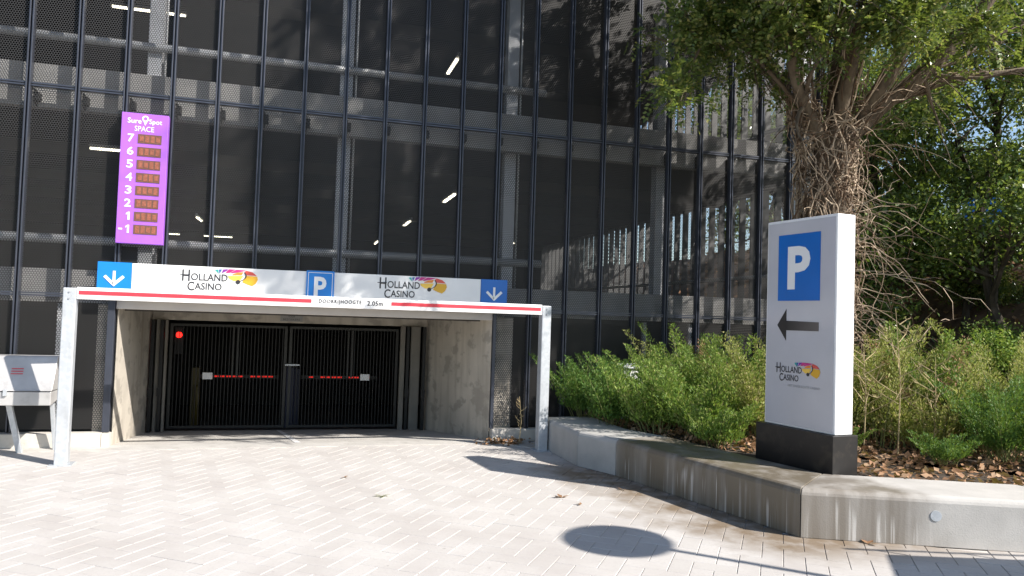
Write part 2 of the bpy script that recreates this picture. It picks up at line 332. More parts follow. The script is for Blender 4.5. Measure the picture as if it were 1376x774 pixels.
def logo(F, x0, z0, W, H, parent, strap=False):
    """word mark in two lines with a fan of coloured feathers to its right; box of W x H"""
    X = lambda u: x0+u*W
    Z = lambda v: z0+v*H
    t = lambda s_, u0, u1, v0, v1, **k: F.text(s_, X(u0), X(u1), Z(v0), Z(v1), 'text', parent, bold=.012, **k)
    t('H', .03, .125, .42, .93); t('OLLAND', .14, .60, .46, .78); F.poly([(X(0), Z(.67)), (X(.13), Z(.69)), (X(.13), Z(.72)), (X(0), Z(.70))], 'text', 'lettering', parent)
    t('C', .10, .185, .0, .40); t('ASINO', .19, .53, .05, .36)
    P = lambda pts, mt: F.poly([(X(a), Z(b)) for a, b in pts], mt, 'feather', parent)
    P([(.435, .97), (.475, .99), (.485, .80)], 'l_teal'); P([(.485, .99), (.525, 1.0), (.495, .80)], 'l_blue')
    P([(.54, 1.0), (.60, 1.02), (.59, .95), (.52, .82)], 'l_pur'); P([(.61, 1.02), (.70, 1.02), (.62, .86), (.57, .84)], 'l_mag')
    P([(.71, 1.02), (.84, 1.0), (.76, .92), (.66, .85), (.63, .86)], 'l_mag')
    P([(.66, .80), (.72, .88), (.80, .92), (.78, .78), (.66, .76)], 'l_or'); P([(.84, .99), (.92, .92), (.975, .77), (.83, .79), (.81, .92)], 'l_red')
    P([(.60, .72), (.80, .75), (.76, .52), (.68, .50), (.62, .60)], 'l_yel'); P([(.83, .76), (.98, .74), (.99, .60), (.965, .42), (.92, .30), (.86, .36), (.79, .46)], 'l_gold')
    arc = smooth_curve([(.815, .90), (.835, .76), (.82, .62), (.765, .50)], 5)
    out = [(X(a), Z(b)) for a, b in arc]; wd = .016*W
    for i in range(len(out)-1):
        a, b = out[i], out[i+1]; F.poly([(a[0]-wd/2, a[1]), (a[0]+wd/2, a[1]), (b[0]+wd/2, b[1]), (b[0]-wd/2, b[1])], 'text', 'feather', parent, .004, .008)
    F.poly([(X(.735)+.03*W*math.cos(k*.628), Z(.46)+.03*W*math.sin(k*.628)) for k in range(10)], 'text', 'feather', parent, .004, .008)
    if strap: F.text('HET ENIGE ECHTE CASINO', X(.30), X(.99), Z(-.24), Z(-.12), 'gtext', parent)
def arrow_down(F, cx, z0, H, parent, mat='wtext', w=.035):
    one_ = lambda pts, d=.008: F.poly(pts, mat, 'arrow', parent, .002, d)
    zt = z0+H
    one_([(cx-w/2, z0+.03), (cx+w/2, z0+.03), (cx+w/2, zt), (cx-w/2, zt)])
    for s_ in (-1, 1):
        one_([(cx, z0), (cx+s_*H*.62, z0+H*.60), (cx+s_*(H*.62-w*.8), z0+H*.60+w*.8), (cx-s_*w*.1, z0+w*1.5)], .011+.003*s_)

# ------------------------------------------------------------------ the ground
G1 = MB().add([(-150, -150, -.03), (150, -150, -.03), (150, -.03, -.03), (-150, -.03, -.03)], [(0, 1, 2, 3)]).add([(-150, -150, -1.5), (150, -150, -1.5), (150, 150, -1.5), (-150, 150, -1.5)], [(0, 1, 2, 3)]).build('ground', 'land'); tag(G1, None, kind='structure')
PAVE = (-4.5, 11.6, -12.6, -.02)
pav = MB().add([(PAVE[0], PAVE[2], -.008), (PAVE[1], PAVE[2], -.008), (PAVE[1], PAVE[3], -.008), (PAVE[0], PAVE[3], -.008)], [(0, 1, 2, 3)]).build('pavement', 'joint'); tag(pav, None, kind='structure')
WOUT = [(7.50, -.72), (7.52, -2.20), (7.80, -2.85), (8.43, -5.75), (11.9, -7.246), (14.6, -8.41)]     # outer line of the planter bench
def left_of_wall(x, y):
    for (x0, y0), (x1, y1) in zip(WOUT[:-1], WOUT[1:]):
        if y1 <= y <= y0 and x > x0+(x1-x0)*(y-y0)/(y1-y0)+.14: return False
    return True
pw = .178; ang = math.radians(54.5); ud = np.array([math.cos(ang), math.sin(ang)]); vd = np.array([-ud[1], ud[0]])
def paver_mesh(name):
    L, W_, g, c, h = 2*pw/2-.0022, pw/2-.0022, .004, .004, .06
    V = []; 
    for z, s_ in ((-h, 0), (-c, 0), (0, c)):
        for sx, sy in ((-1, -1), (1, -1), (1, 1), (-1, 1)): V.append((sx*(L-s_), sy*(W_-s_), z))
    F = [(8, 9, 10, 11)]
    for r in (0, 4):
        for k in range(4): F.append((r+k, r+(k+1) % 4, r+4+(k+1) % 4, r+4+k))
    me = bpy.data.meshes.new(name); me.from_pydata(V, [], F); me.update(); return me, np.array(V), F
pm, pV, pF = paver_mesh('paver'); pm.materials.append(MT['paver'])
pieces = []
p0 = np.array([-1.67, -6.846])
for i in range(-90, 90):
    for j in range(-60, 60):
        for kind in (0, 1):
            cu, cv = ((1, .5) if kind == 0 else (.5, 2))
            u = p0[0]+(i+2*j+cu)*pw; v = p0[1]+(i-2*j+cv)*pw
            x, y = ud*u+vd*v
            if not (PAVE[0]+.2 < x < PAVE[1]-.2 and PAVE[2]+.2 < y < -.40): continue
            if y > -.62 and .9 < x < 6.9: pass
            if not left_of_wall(x, y) or (x > 7.0 and y > -.85): continue
            pieces.append((x, y, ang+(math.pi/2 if kind else 0)))
d2 = [(x-CAM[0])**2+(y-CAM[1])**2 for x, y, a in pieces]
def in_view(x, y):
    d = np.array([x, y, 0])-CAM; z = d@ax_f
    if z < .3: return False
    return abs(d@ax_r/z) < .70 and -.40 < d@ax_u/z
vis = [k for k in range(len(pieces)) if in_view(*pieces[k][:2])]
near = set(sorted(vis, key=lambda k: d2[k])[:300])
SV = []; SF = []
for k, (x, y, a) in enumerate(pieces):
    dz = random.uniform(-.0016, .0016); tx, ty = random.uniform(-.004, .004), random.uniform(-.004, .004)
    if k in near:
        o = bpy.data.objects.new('paver', pm); COL.objects.link(o); o.parent = pav; o.location = (x, y, dz); o.rotation_euler = (tx, ty, a)
    else:
        c, s_ = math.cos(a), math.sin(a); n = len(SV)*12
        q = pV.copy(); q[:, 2] += dz+tx*q[:, 0]+ty*q[:, 1]
        SV.append(np.stack([x+c*q[:, 0]-s_*q[:, 1], y+s_*q[:, 0]+c*q[:, 1], q[:, 2]], 1)); SF += [[n+i for i in f] for f in pF]
o = link('paver', arr_mesh('paver_field', np.concatenate(SV), SF), 'paver', pav); o['kind'] = 'stuff'

# concrete apron running into the entrance, with its drain edge and the painted centre line
ap = MB().vprism([(-4.5, -.42), (.9, -.42), (6.5, -.30), (7.2, -.62), (7.45, -.86), (7.45, -.02), (-4.5, -.02)], -.05, .004).build('apron', 'apron'); tag(ap, None, kind='structure')
rp = MB().add([(.9, -.021, .003), (7.3, -.021, .003), (7.3, 2.9, -.24), (.9, 2.9, -.24)], [(0, 1, 2, 3)]).build('ramp', 'apron'); tag(rp, None, kind='structure')
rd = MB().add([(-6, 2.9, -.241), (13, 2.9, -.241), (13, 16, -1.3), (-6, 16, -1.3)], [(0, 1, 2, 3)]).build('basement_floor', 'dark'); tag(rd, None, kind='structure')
one('painted_line', 'barwhite', lambda b: b.add([(3.80, -.019, .007), (3.89, -.019, .007), (3.55, 2.7, -.215), (3.47, 2.7, -.215)], [(0, 1, 2, 3)]), rp)

# ------------------------------------------------------------------ the garage
S = .62
G = thing('parking_garage', (6.5, 0, 0), 'parking garage behind dark perforated metal panels with a ramp entrance', 'garage')
T1, T2, T3 = 5.06, 2.12, 8.0
XL, XR = -5*S, 21*S+.12
zrows = [(.2, T2), (T2, T1), (T1, T3), (T3, 10.9)]
OX0, OX1 = 1.28, 6.82
# mullions: two thin fins with a dark groove
for i in range(-5, 22):
    x = i*S
    b = MB()
    z0 = .2 if not (OX0-.05 < x < OX1+.05) else 2.30
    b.box(x-.032, x-.011, -.07, .05, z0, 10.9); b.box(x+.011, x+.032, -.07, .05, z0, 10.9); b.box(x-.011, x+.011, -.015, .03, z0, 10.9)
    b.build('mullion', 'mull', G, bevel=.005, seg=2)
for z in (T2, T1, T3):
    for i in range(-5, 21):
        if z == T2 and OX0-.4 < (i+.5)*S < OX1+.1: continue
        b = MB(); b.box(i*S+.036, (i+1)*S-.036, -.045, .03, z+.006, z+.028); b.box(i*S+.036, (i+1)*S-.036, -.045, .03, z-.028, z-.006); b.build('transom', 'mull', G)
pan = {}
for i in range(-5, 21):
    for (z0, z1) in zrows:
        x0, x1 = i*S+.036, (i+1)*S-.036
        if z0 == .2:
            if x1 <= OX0+.1: x1 = min(x1, OX0-.14)
            elif x0 >= OX1-.3: x0 = max(x0, OX1+.07)
            else: continue
            if x1-x0 < .08: continue
        elif z0 == T2 and OX0-.4 < (i+.5)*S < OX1+.1: z0 = 2.2
        key = (round(x1-x0, 3), round(z1-z0, 3))
        if key not in pan:
            w_, h_ = (x1-x0)/2, z1-z0-.06
            b = MB().add([(-w_, 0, .03), (w_, 0, .03), (w_, 0, h_+.03), (-w_, 0, h_+.03)], [(0, 1, 2, 3)])
            me = bpy.data.meshes.new('mesh_panel'); me.from_pydata(b.v, [], b.f); me.materials.append(MT['mesh']); pan[key] = me
        o = bpy.data.objects.new('mesh_panel', pan[key]); COL.objects.link(o); o.parent = G; o.location = ((x0+x1)/2-6.5, 0, z0)
# brackets that hold the mullions off the slab edge
for zc in (4.93, 7.87):
    for i in range(-5, 22):
        one('bracket', 'gatem', lambda b: (b.box(i*S+.04, i*S+.10, .05, .22, zc-.06, zc+.05), b.box(i*S+.04, i*S+.052, .05, .22, zc-.12, zc+.09)), G)
# slab edges, decks and downstand beams
for z in (2.12, T1, T3):
    one('edge_beam', 'slab', lambda b: b.box(XL, XR-.05, .22, .42, z-.25 if z > 3 else 2.02, z+.37), G)
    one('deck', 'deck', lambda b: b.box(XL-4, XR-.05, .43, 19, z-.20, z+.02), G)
    for y in (3.0, 6.2, 9.4, 12.6, 15.8):
        if z > 3: one('beam', 'deck', lambda b: b.box(XL-4, XR-.3, y, y+.22, z-.42, z-.21), G)
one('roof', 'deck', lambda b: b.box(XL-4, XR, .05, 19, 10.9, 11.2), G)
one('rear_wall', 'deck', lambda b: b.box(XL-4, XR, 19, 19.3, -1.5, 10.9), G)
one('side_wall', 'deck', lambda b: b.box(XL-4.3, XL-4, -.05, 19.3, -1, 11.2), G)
for z in (5.93, 2.945, 8.88):
    one('guard_rail', 'pipe', lambda b: b.tube([(XL, .46, z), (7.77, .46, z)], .066, 12), G, smooth=True)
for x in (-1.36, 1.50, 4.37, 7.18, 10.05, 13.15):
    b = MB(); b.box(x-.10, x+.10, .50, .515, 2.12, 10.9); b.box(x-.10, x+.10, .685, .70, 2.12, 10.9); b.box(x-.006, x+.006, .516, .684, 2.12, 10.9)
    b.build('column', 'galvc', G)
    one('drain_pipe', 'pipe', lambda b: b.tube([(x+.15, .52, 2.5), (x+.15, .52, 10.8)], .018, 6), G, smooth=True)
for x in (-3.6, .46, 9.7, 10.6):
    one('post', 'galvc', lambda b: b.box(x-.035, x+.035, .3, .37, .2, 2.0), G)
# open gable with vertical fins
for zf0, zf1 in ((2.50, 4.80), (5.44, 7.74)):
    y = .8
    while y < 16.5:
        one('fin', 'finm', lambda b: b.box(XR-.16, XR-.02, y, y+.05, zf0, zf1), G); y += .42
    one('guard_rail', 'pipe', lambda b: b.tube([(XR-.3, .8, zf0+.5), (XR-.3, 16.5, zf0+.5)], .04, 8), G, smooth=True)
for z in (2.12, T1, T3): one('edge_beam', 'slab', lambda b: b.box(XR-.045, XR+.1, .22, 19, z-.25, z+.37), G)
one('end_wall', 'deck', lambda b: b.box(XR-.1, XR+.1, 16.6, 19, 2.5, 10.9), G)
one('end_wall', 'dark', lambda b: b.box(XR-.1, XR+.1, .06, 19, -1, 1.86), G)
# fluorescent battens
for x, y, z, ln, alongx in [(6.9, 4.5, 4.62, 1.7, 0), (6.7, 9.7, 4.62, 1.7, 0), (6.5, 16.2, 4.62, 1.7, 0), (6.85, 4.4, 7.55, 1.5, 0), (.85, 3.4, 7.55, 1.3, 1),
                         (.55, 2.05, 4.62, .5, 1), (.88, 12, 4.62, 1.5, 0), (-.9, 17.5, 4.62, 1.0, 1), (.9, 17.5, 4.62, 1.0, 1), (11.0, 9.7, 7.55, 1.5, 0), (-2.4, 2.4, 4.62, 1.2, 1), (11, 14, 4.62, 1.5, 0)]:
    hx, hy = (ln/2, .035) if alongx else (.035, ln/2)
    f = one('light_fitting', 'galvc', lambda b: b.box(x-hx, x+hx, y-hy, y+hy, z, z+.06), G)
    one('light_tube', 'tube', lambda b: b.box(x-hx*.97, x+hx*.97, y-hy*.7, y+hy*.7, z-.03, z-.002), f)
# plinths, frame posts and entrance funnel
one('plinth', 'plinth', lambda b: b.box(XL, OX0-.11, -.16, .05, 0, .195), G, bevel=.008)
one('plinth', 'plinth', lambda b: b.box(OX1+.02, XR, -.14, .05, 0, .195), G, bevel=.008)
one('plinth', 'plinth', lambda b: b.box(OX0-.105, OX0-.002, -.155, .05, 0, .19), G, bevel=.006)
one('frame_post', 'mull', lambda b: b.box(OX0-.125, OX0-.03, -.06, .08, .197, 2.25), G, bevel=.006)
one('frame_post', 'mull', lambda b: b.box(OX1+.005, OX1+.06, -.06, .08, .197, 2.25), G, bevel=.006)
one('jamb', 'jamb', lambda b: b.vprism([(OX0, 0), (1.28, 3.1), (1.0, 3.1), (1.0, .09), (OX0-.02, .09)], -.4, 2.0), G)
one('jamb', 'jamb', lambda b: b.vprism([(OX1, 0), (OX1+.0, .10), (7.22, .14), (7.22, 3.1), (6.22, 3.1), (6.22, 2.6)], -.4, 2.0), G)
one('lintel', 'lintel', lambda b: b.box(OX0-.025, OX1+.003, -.02, .18, 1.945, 2.18), G, bevel=.008)
one('soffit', 'lintel', lambda b: b.box(OX0-.25, OX1+.25, .181, 2.74, 2.005, 2.015), G)
one('lintel', 'jamb', lambda b: b.box(1.285, 6.6, 2.75, 3.0, 1.765, 2.0), G)
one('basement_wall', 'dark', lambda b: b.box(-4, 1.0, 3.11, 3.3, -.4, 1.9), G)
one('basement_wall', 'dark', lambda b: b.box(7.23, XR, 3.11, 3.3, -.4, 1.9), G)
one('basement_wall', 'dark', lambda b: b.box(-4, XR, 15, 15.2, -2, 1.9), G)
# guides of the folding gate, left and right
def gz_(y): return -.083*max(0, y)
for x, y in ((1.335, 2.55), (1.475, 2.62), (5.84, 2.66), (6.13, 2.50)):
    one('gate_guide', 'gatem', lambda b: b.box(x-.028, x+.028, y-.05, y+.05, gz_(y), 1.765), G, bevel=.004)
    one('hinge', 'gatem', lambda b: b.box(x-.04, x+.04, y-.065, y-.051, .42, .56), G)
MT['guide'] = base('guide_concrete', (.20, .185, .16), .85, var=.15)
for x0, x1, y in ((1.375, 1.435, 2.64), (1.515, 1.555, 2.66), (5.90, 6.08, 2.66), (5.70, 5.79, 2.68)):
    one('gate_guide', 'guide', lambda b: b.box(x0, x1, y, y+.08, gz_(y), 1.765), G)
one('notice', 'grey', lambda b: b.box(3.46, 3.86, 2.725, 2.748, 1.795, 1.925), G)
Fn = Frame((3.46, 2.725, 1.795), (1, 0, 0), (0, -1, 0)); Fn.text('VOOR', .14, .26, .075, .11, 'text', G); Fn.text('BEZOEKERS', .05, .35, .02, .055, 'text', G)
# gate leaves of upright bars
for a, b_ in ((1.57, 3.60), (3.64, 5.68)):
    lf = MB(); y = 2.86
    for x in (a+.025, b_-.025): lf.box(x-.025, x+.025, y-.02, y+.02, -.19, 1.70)
    for z in (-.165, 1.68): lf.box(a+.051, b_-.051, y-.018, y+.018, z-.022, z+.022)
    mid = (a+b_)/2+.1; lf.box(mid-.05, mid-.02, y-.018, y+.018, .75, 1.656); lf.box(mid+.03, mid+.06, y-.018, y+.018, .75, 1.656)
    L = lf.build('gate_leaf', 'gatefr', G)
    bb = MB(); x = a+.09
    while x < b_-.06:
        bb.box(x-.006, x+.007, y-.007, y+.007, -.142, 1.657); x += .062
    bb.build('bars', 'gatem', L)
    c = a+.66 if a < 3 else b_-.62
    one('notice', 'paper', lambda b: b.box(c-.085, c+.085, y-.026, y-.021, .70, .82), L)
one('latch', 'galv', lambda b: b.box(3.58, 3.84, 2.80, 2.835, .97, .995), G)

# things standing inside the entrance
DX, DY = -.38, 1.3
t = thing('traffic_light', (1.60, 3.65, -.3), 'signal post with a glowing red lamp behind the left gate leaf', 'traffic light')
one('pole', 'gatem', lambda b: b.tube([(1.62, 3.65, -.3), (1.62, 3.65, 1.62)], .03, 8), t, smooth=True)
one('housing', 'black', lambda b: b.box(1.54, 1.70, 3.57, 3.73, 1.10, 1.62), t, bevel=.01)
one('lamp', 'redlamp', lambda b: b.tube([(1.62, 3.568, 1.47), (1.62, 3.54, 1.47)], [.055, .04], 14), t, smooth=True)
for k, (xa, xb) in enumerate(((2.0, 3.0), (3.95, 5.0))):
    lab = ('lowered barrier arm with red lights behind the left gate leaf', 'lowered barrier arm with red lights behind the right gate leaf')[k]
    t = thing('barrier', (xa, 4.4, -.35), lab, 'barrier', 'barriers behind the gate')
    one('cabinet', 'yellow' if k == 0 else 'bluepost', lambda b: b.box(xa-.22, xa-.07, 4.3, 4.6, -.38, .80), t, bevel=.01)
    one('arm', 'gatefr', lambda b: b.box(xa-.06, xb+.45, 4.24, 4.29, .60, .67), t)
    x = xa+.10
    while x < xb+.3:
        if random.random() < .85: one('light', 'redled', lambda b: b.box(x, x+.085, 4.228, 4.238, .625, .652), t)
        x += .115
t = thing('bollard', (1.95, 3.9, -.33), 'yellow bollard standing just inside the left gate leaf', 'bollard')
one('post', 'yellow', lambda b: b.tube([(1.95, 3.9, -.35), (1.95, 3.9, .45), (1.95, 3.9, .49)], [.05, .05, .03], 12), t, smooth=True)
t = thing('ticket_post', (3.66, 3.7, -.3), 'blue ticket post behind the middle of the gate', 'ticket machine')
one('body', 'bluepost', lambda b: b.box(3.60, 3.76, 3.6, 3.8, -.32, .88), t, bevel=.015); one('hood', 'black', lambda b: b.box(3.58, 3.78, 3.56, 3.82, .88, .94), t, bevel=.01)
# distant small lamps in the basement
for x in [2.05, 2.2]+[2.5+.22*k for k in range(10)]+[4.85+.14*k for k in range(4)]:
    y = 9.5
    one('lamp', 'smalltube', lambda b: b.box(x*1.0-.3+(x-3.7)*.5, x*1.0-.3+(x-3.7)*.5+.10, y, y+.05, 1.72, 1.745), G)

# ------------------------------------------------------------------ fascia board with logos
FB = thing('fascia_board', (4.0, -.14, 2.1), 'long white board with two casino logos and blue arrow tiles over the entrance', 'sign')
one('panel', 'white', lambda b: b.box(1.47, 6.56, -.20, -.08, 2.09, 2.60), FB, bevel=.004)
F = Frame((0, -.20, 0), (1, 0, 0), (0, -1, 0))
for x0, x1, mt in ((1.03, 1.466, 'sky'), (6.564, 7.00, 'pblue')):
    tl = one('arrow_tile', mt, lambda b: b.box(x0, x1, -.21, -.08, 2.09, 2.605), FB, bevel=.004)
    arrow_down(Frame((0, -.21, 0), (1, 0, 0), (0, -1, 0)), (x0+x1)/2, 2.26, .22, tl)
tl = one('parking_tile', 'sky', lambda b: b.box(3.86, 4.27, -.23, -.201, 2.11, 2.615), FB, bevel=.004)
Fp = Frame((0, -.23, 0), (1, 0, 0), (0, -1, 0)); 
for r in ((3.885, 4.245, 2.58, 2.588), (3.885, 3.893, 2.13, 2.588), (4.237, 4.245, 2.13, 2.588)): Fp.poly([(r[0], r[2]), (r[1], r[2]), (r[1], r[3]), (r[0], r[3])], 'wtext', 'border', tl)
Fp.text('P', 3.975, 4.155, 2.20, 2.525, 'wtext', tl, bold=.03)
logo(F, 2.10, 2.245, 1.08, .325, FB); logo(F, 4.92, 2.245, 1.10, .34, FB)

# ------------------------------------------------------------------ height gantry
PL, PR = (1.01, -1.36), (7.40, -.98)
gx = Vector((PR[0]-PL[0], PR[1]-PL[1], 0)); GL = gx.length; gx.normalize(); gn = Vector((gx.y, -gx.x, 0))
GT = thing('height_gantry', ((PL[0]+PR[0])/2, (PL[1]+PR[1])/2, 0), 'galvanised goalpost with white and red clearance bar before the entrance', 'height barrier')
Fg = Frame((PL[0], PL[1], 0), gx, gn)
def gbox(a0, a1, d0, d1, z0, z1):
    c = [Fg.p(a0, 0, d1), Fg.p(a1, 0, d1), Fg.p(a1, 0, d0), Fg.p(a0, 0, d0)]
    return MB().vprism([(q.x, q.y) for q in c], z0, z1)
for a in (0, GL):
    po = gbox(a-.075, a+.075, -.075, .075, 0, 2.20).build('post', 'galv', GT, bevel=.012)
    gbox(a-.13, a+.13, -.13, .13, .0, .012).build('base_plate', 'galv', po)
    for dz in (.03, .11):
        c = Fg.p(a, 2.20-dz-.02, .078); one('bolt', 'galvc', lambda b: b.tube([c, c+gn*.012], .012, 6), po)
gbox(.078, GL-.078, -.04, .07, 2.06, 2.212).build('bar', 'barwhite', GT, bevel=.006)
Fr = Frame(Fg.p(0, 0, .07), gx, gn)
for a0, a1 in ((.10, 2.92), (4.02, GL-.10)): Fr.poly([(a0, 2.118), (a1, 2.118), (a1, 2.168), (a0, 2.168)], 'red', 'stripe', GT)
Fr.text('DOORRIJHOOGTE', 3.02, 3.60, 2.105, 2.174, 'text', GT, spacing=1.2, bold=.016, d=.006); Fr.text('2.05m', 3.68, 3.90, 2.105, 2.174, 'text', GT, spacing=1.1, bold=.016, d=.006)

# ------------------------------------------------------------------ purple counter sign
PS = thing('space_counter', (1.54, -.15, 2.88), 'purple sign with white floor numbers and dark displays on the mesh facade', 'sign')
one('panel', 'purple', lambda b: b.box(1.235, 1.85, -.20, -.08, 2.88, 4.75), PS, bevel=.006)
Fs = Frame((0, -.20, 0), (1, 0, 0), (0, -1, 0))
Fs.text('Sure', 1.315, 1.495, 4.60, 4.675, 'wtext', PS, bold=.01); Fs.text('Spot', 1.595, 1.765, 4.585, 4.675, 'wtext', PS, bold=.01)
ringp = [(1.545+.045*math.cos(k*math.pi/8+math.pi/2), 4.675+.045*math.sin(k*math.pi/8+math.pi/2)) for k in range(17)]
rin = [(1.545+.026*math.cos(k*math.pi/8+math.pi/2), 4.675+.026*math.sin(k*math.pi/8+math.pi/2)) for k in range(17)]
for k in range(16): Fs.poly([ringp[k], ringp[k+1], rin[k+1], rin[k]], 'wtext', 'pin', PS)
Fs.poly([(1.515, 4.645), (1.545, 4.575), (1.575, 4.645), (1.545, 4.632)], 'wtext', 'pin', PS)
Fs.text('SPACE', 1.41, 1.665, 4.49, 4.565, 'wtext', PS, bold=.005)
for k, ch in enumerate(('7', '6', '5', '4', '3', '2', '1', '-1')):
    zc = 4.385-k*.186-.0
    d = one('display', 'disp', lambda b: b.box(1.46, 1.77, -.206, -.201, zc-.066, zc+.066), PS)
    for kk in range(4):
        xq = 1.485+kk*.071; Fd = Frame((0, -.206, 0), (1, 0, 0), (0, -1, 0)); hh = .048 if (kk+k) % 3 else .036
        Fd.poly([(xq, zc-hh), (xq+.05, zc-hh), (xq+.05, zc+hh), (xq, zc+hh)], 'ledcell', 'led_cell', d, .001, .003)
    if ch[-1] == '1':
        q = [(.50, 0), (.80, 0), (.80, 1), (.58, 1), (.22, .80), (.22, .62), (.50, .74)]
        Fs.poly([(1.335+u*.085, zc-.055+v_*.115) for u, v_ in q], 'wtext', 'lettering', PS)
        if ch == '-1': Fs.poly([(1.265, zc-.012), (1.315, zc-.012), (1.315, zc+.010), (1.265, zc+.010)], 'wtext', 'lettering', PS)
    else: Fs.text(ch, 1.325, 1.41, zc-.055, zc+.06, 'wtext', PS, bold=.02)

# ------------------------------------------------------------------ grit bin at the left
GB = thing('grit_bin', (.1, -.62, 0), 'grey metal bin on raked legs at the foot of the left facade', 'bin')
def binprof(y_): return y_
xa, xb = -.95, .70
one('body', 'box', lambda b: b.prism([(xa, -.80, .84), (xa, -.80, .66), (xa, -.35, .72), (xa, -.35, .84)], (1, 0, 0), xb-xa), GB, bevel=.01)
lid = one('lid', 'box', lambda b: b.prism([(xa-.01, -.82, .850), (xa-.01, -.80, .868), (xa-.01, -.62, 1.26), (xa-.01, -.60, 1.29), (xa-.01, -.34, 1.29), (xa-.01, -.34, .850)], (1, 0, 0), xb-xa+.02), GB, bevel=.008)
one('latch', 'galv', lambda b: b.box(.16, .20, -.832, -.802, .79, .87), GB)
for k in range(3): 
    z = 1.06+k*.032
    one('print', 'red', lambda b: b.prism([(.20, -.823+(z-.868)*.459+.02-.004, z), (.34, -.823+(z-.868)*.459+.02-.004, z), (.34, -.823+(z+.010-.868)*.459+.02-.004, z+.010), (.20, -.823+(z+.010-.868)*.459+.02-.004, z+.010)], (0, -1, .4), .002), lid)
for x in (-.75, .12, .58):
    one('leg', 'galv', lambda b: b.prism([(x, -.60, .66), (x+.07, -.60, .66), (x+.20, -.52, 0.), (x+.13, -.52, 0.)] if x < .5 else [(x, -.42, .7), (x+.05, -.42, .7), (x+.09, -.30, 0), (x+.04, -.30, 0)], (0, 1, 0), .06), GB, bevel=.005)

# ------------------------------------------------------------------ planter bench blocks
BW = .80
def offs(pts, d):
    out = []
    for i, p in enumerate(pts):
        p = Vector(p); ns = []
        for a, b in ((i-1, i), (i, i+1)):
            if a < 0 or b >= len(pts): continue
            t_ = (Vector(pts[b])-Vector(pts[a])).normalized(); ns.append(Vector((-t_.y, t_.x)))
        n = sum(ns, Vector((0, 0))).normalized(); out.append(p+n*(d/n.dot(ns[0])))
    return out
WIN = offs(WOUT, BW)
PW = thing('planter_bench', (8.4, -4, 0), 'low concrete planter wall of broad blocks with wet patches and lime runs', 'planter')
wallz = .47
for k, mt in enumerate(('bench', 'bench', 'benchwet', 'benchmix', 'bench')):
    a, b_ = Vector(WOUT[k]), Vector(WOUT[k+1]); c, d = WIN[k+1], WIN[k]
    e = (b_-a).normalized()*.004
    prof = [(0, 0), (.0, .405), (.008, .43), (.024, .455), (.05, .468), (.5, wallz+.004), (1., wallz)]
    P0 = [Vector((*(a+e+(d-a)*(s_ if s_ >= .5 else s_/BW)), z)) for s_, z in prof]+[Vector((*(d+e), 0))]
    P1 = [Vector((*(b_-e+(c-b_)*(s_ if s_ >= .5 else s_/BW)), z)) for s_, z in prof]+[Vector((*(c-e), 0))]
    n = len(P0)
    mb = MB().add(P0+P1, [tuple(range(n)), tuple(range(2*n-1, n-1, -1))]+[(i, n+i, n+(i+1) % n, (i+1) % n) for i in range(n)])
    bl = mb.build('block', mt, PW, bevel=.006)
    if mt == 'benchwet': bl['label'] = 'wet darkened concrete block with white lime runs'
    if mt == 'benchmix':
        q = a+(b_-a)*.322; nn = Vector((e.y, -e.x)).normalized()
        one('metal_disc', 'galv', lambda m_: m_.tube([(q.x, q.y, .285), (q.x+nn.x*.006, q.y+nn.y*.006, .285)], .05, 18), bl)
# soil bed and leaf-strewn embankment
def hterr(x, y):
    s_ = max(0, min(1, (x-13.9+.10*(y+3))/5.5)); s_ = s_*s_*(3-2*s_)
    return .41+.10*max(0, min(1, (x-9)/3))+s_*3.9+.05*math.sin(x*1.7+y*.9)+.04*math.sin(y*2.3-x)
bed = MB(); inner = [(p.x, p.y) for p in WIN]
bed.vprism([(inner[0][0], -.14)]+inner+[(13.9, inner[-1][1]), (13.9, -.14)], .05, .43)
o = bed.build('planter_soil', 'soil'); tag(o, None, kind='structure')
nx, ny = 70, 70; V = []; 
for i in range(nx):
    for j in range(ny):
        x = 13.3+(40-13.3)*(i/(nx-1))**1.5; y = -9+(40+9)*(j/(ny-1))
        z = hterr(x, y)
        V.append((x, y, z))
Fq = [(i*ny+j, (i+1)*ny+j, (i+1)*ny+j+1, i*ny+j+1) for i in range(nx-1) for j in range(ny-1)]
o = link('embankment', arr_mesh('embankment', V, Fq, False), 'bank', smooth=True); tag(o, None, kind='structure')

# ------------------------------------------------------------------ totem sign
ta = Vector((9.20, -5.24, 0)); tb = Vector((9.04, -4.10, 0))
tx = (ta-tb).normalized(); tn = Vector((tx.y, -tx.x, 0))          # tn looks towards -x
if tn.x > 0: tn = -tn
TO = thing('totem_sign', (9.3, -4.65, .43), 'tall white parking totem with black arrow and casino logo in the planter', 'sign')
Wt = (ta-tb).length; Ft = Frame(tb, tx, tn)
def tbox(a0, a1, d0, d1, z0, z1):
    c = [Ft.p(a0, 0, d1), Ft.p(a1, 0, d1), Ft.p(a1, 0, d0), Ft.p(a0, 0, d0)]
    return MB().vprism([(q.x, q.y) for q in c], z0, z1)
tbox(0, Wt, -.36, 0, .40, .868).build('base', 'totembase', TO, bevel=.004)
body = tbox(.075, Wt-.03, -.315, -.055, .87, 3.235).build('body', 'totemrim', TO, bevel=.012, seg=3)
tbox(.098, Wt-.055, -.06, -.050, .895, 3.205).build('face_panel', 'totem', TO)
Fb = Frame(Ft.p(0, 0, -.050), tx, tn)
w0, w1 = .098, Wt-.055; fw = w1-w0
XX = lambda u: w0+u*fw
tile = Fb.poly([(XX(.17), 2.30), (XX(.80), 2.30), (XX(.80), 3.06), (XX(.17), 3.06)], 'pblue', 'parking_tile', TO)
Fb.text('P', XX(.32), XX(.66), 2.43, 2.92, 'wtext', TO, bold=.035, d=.007)
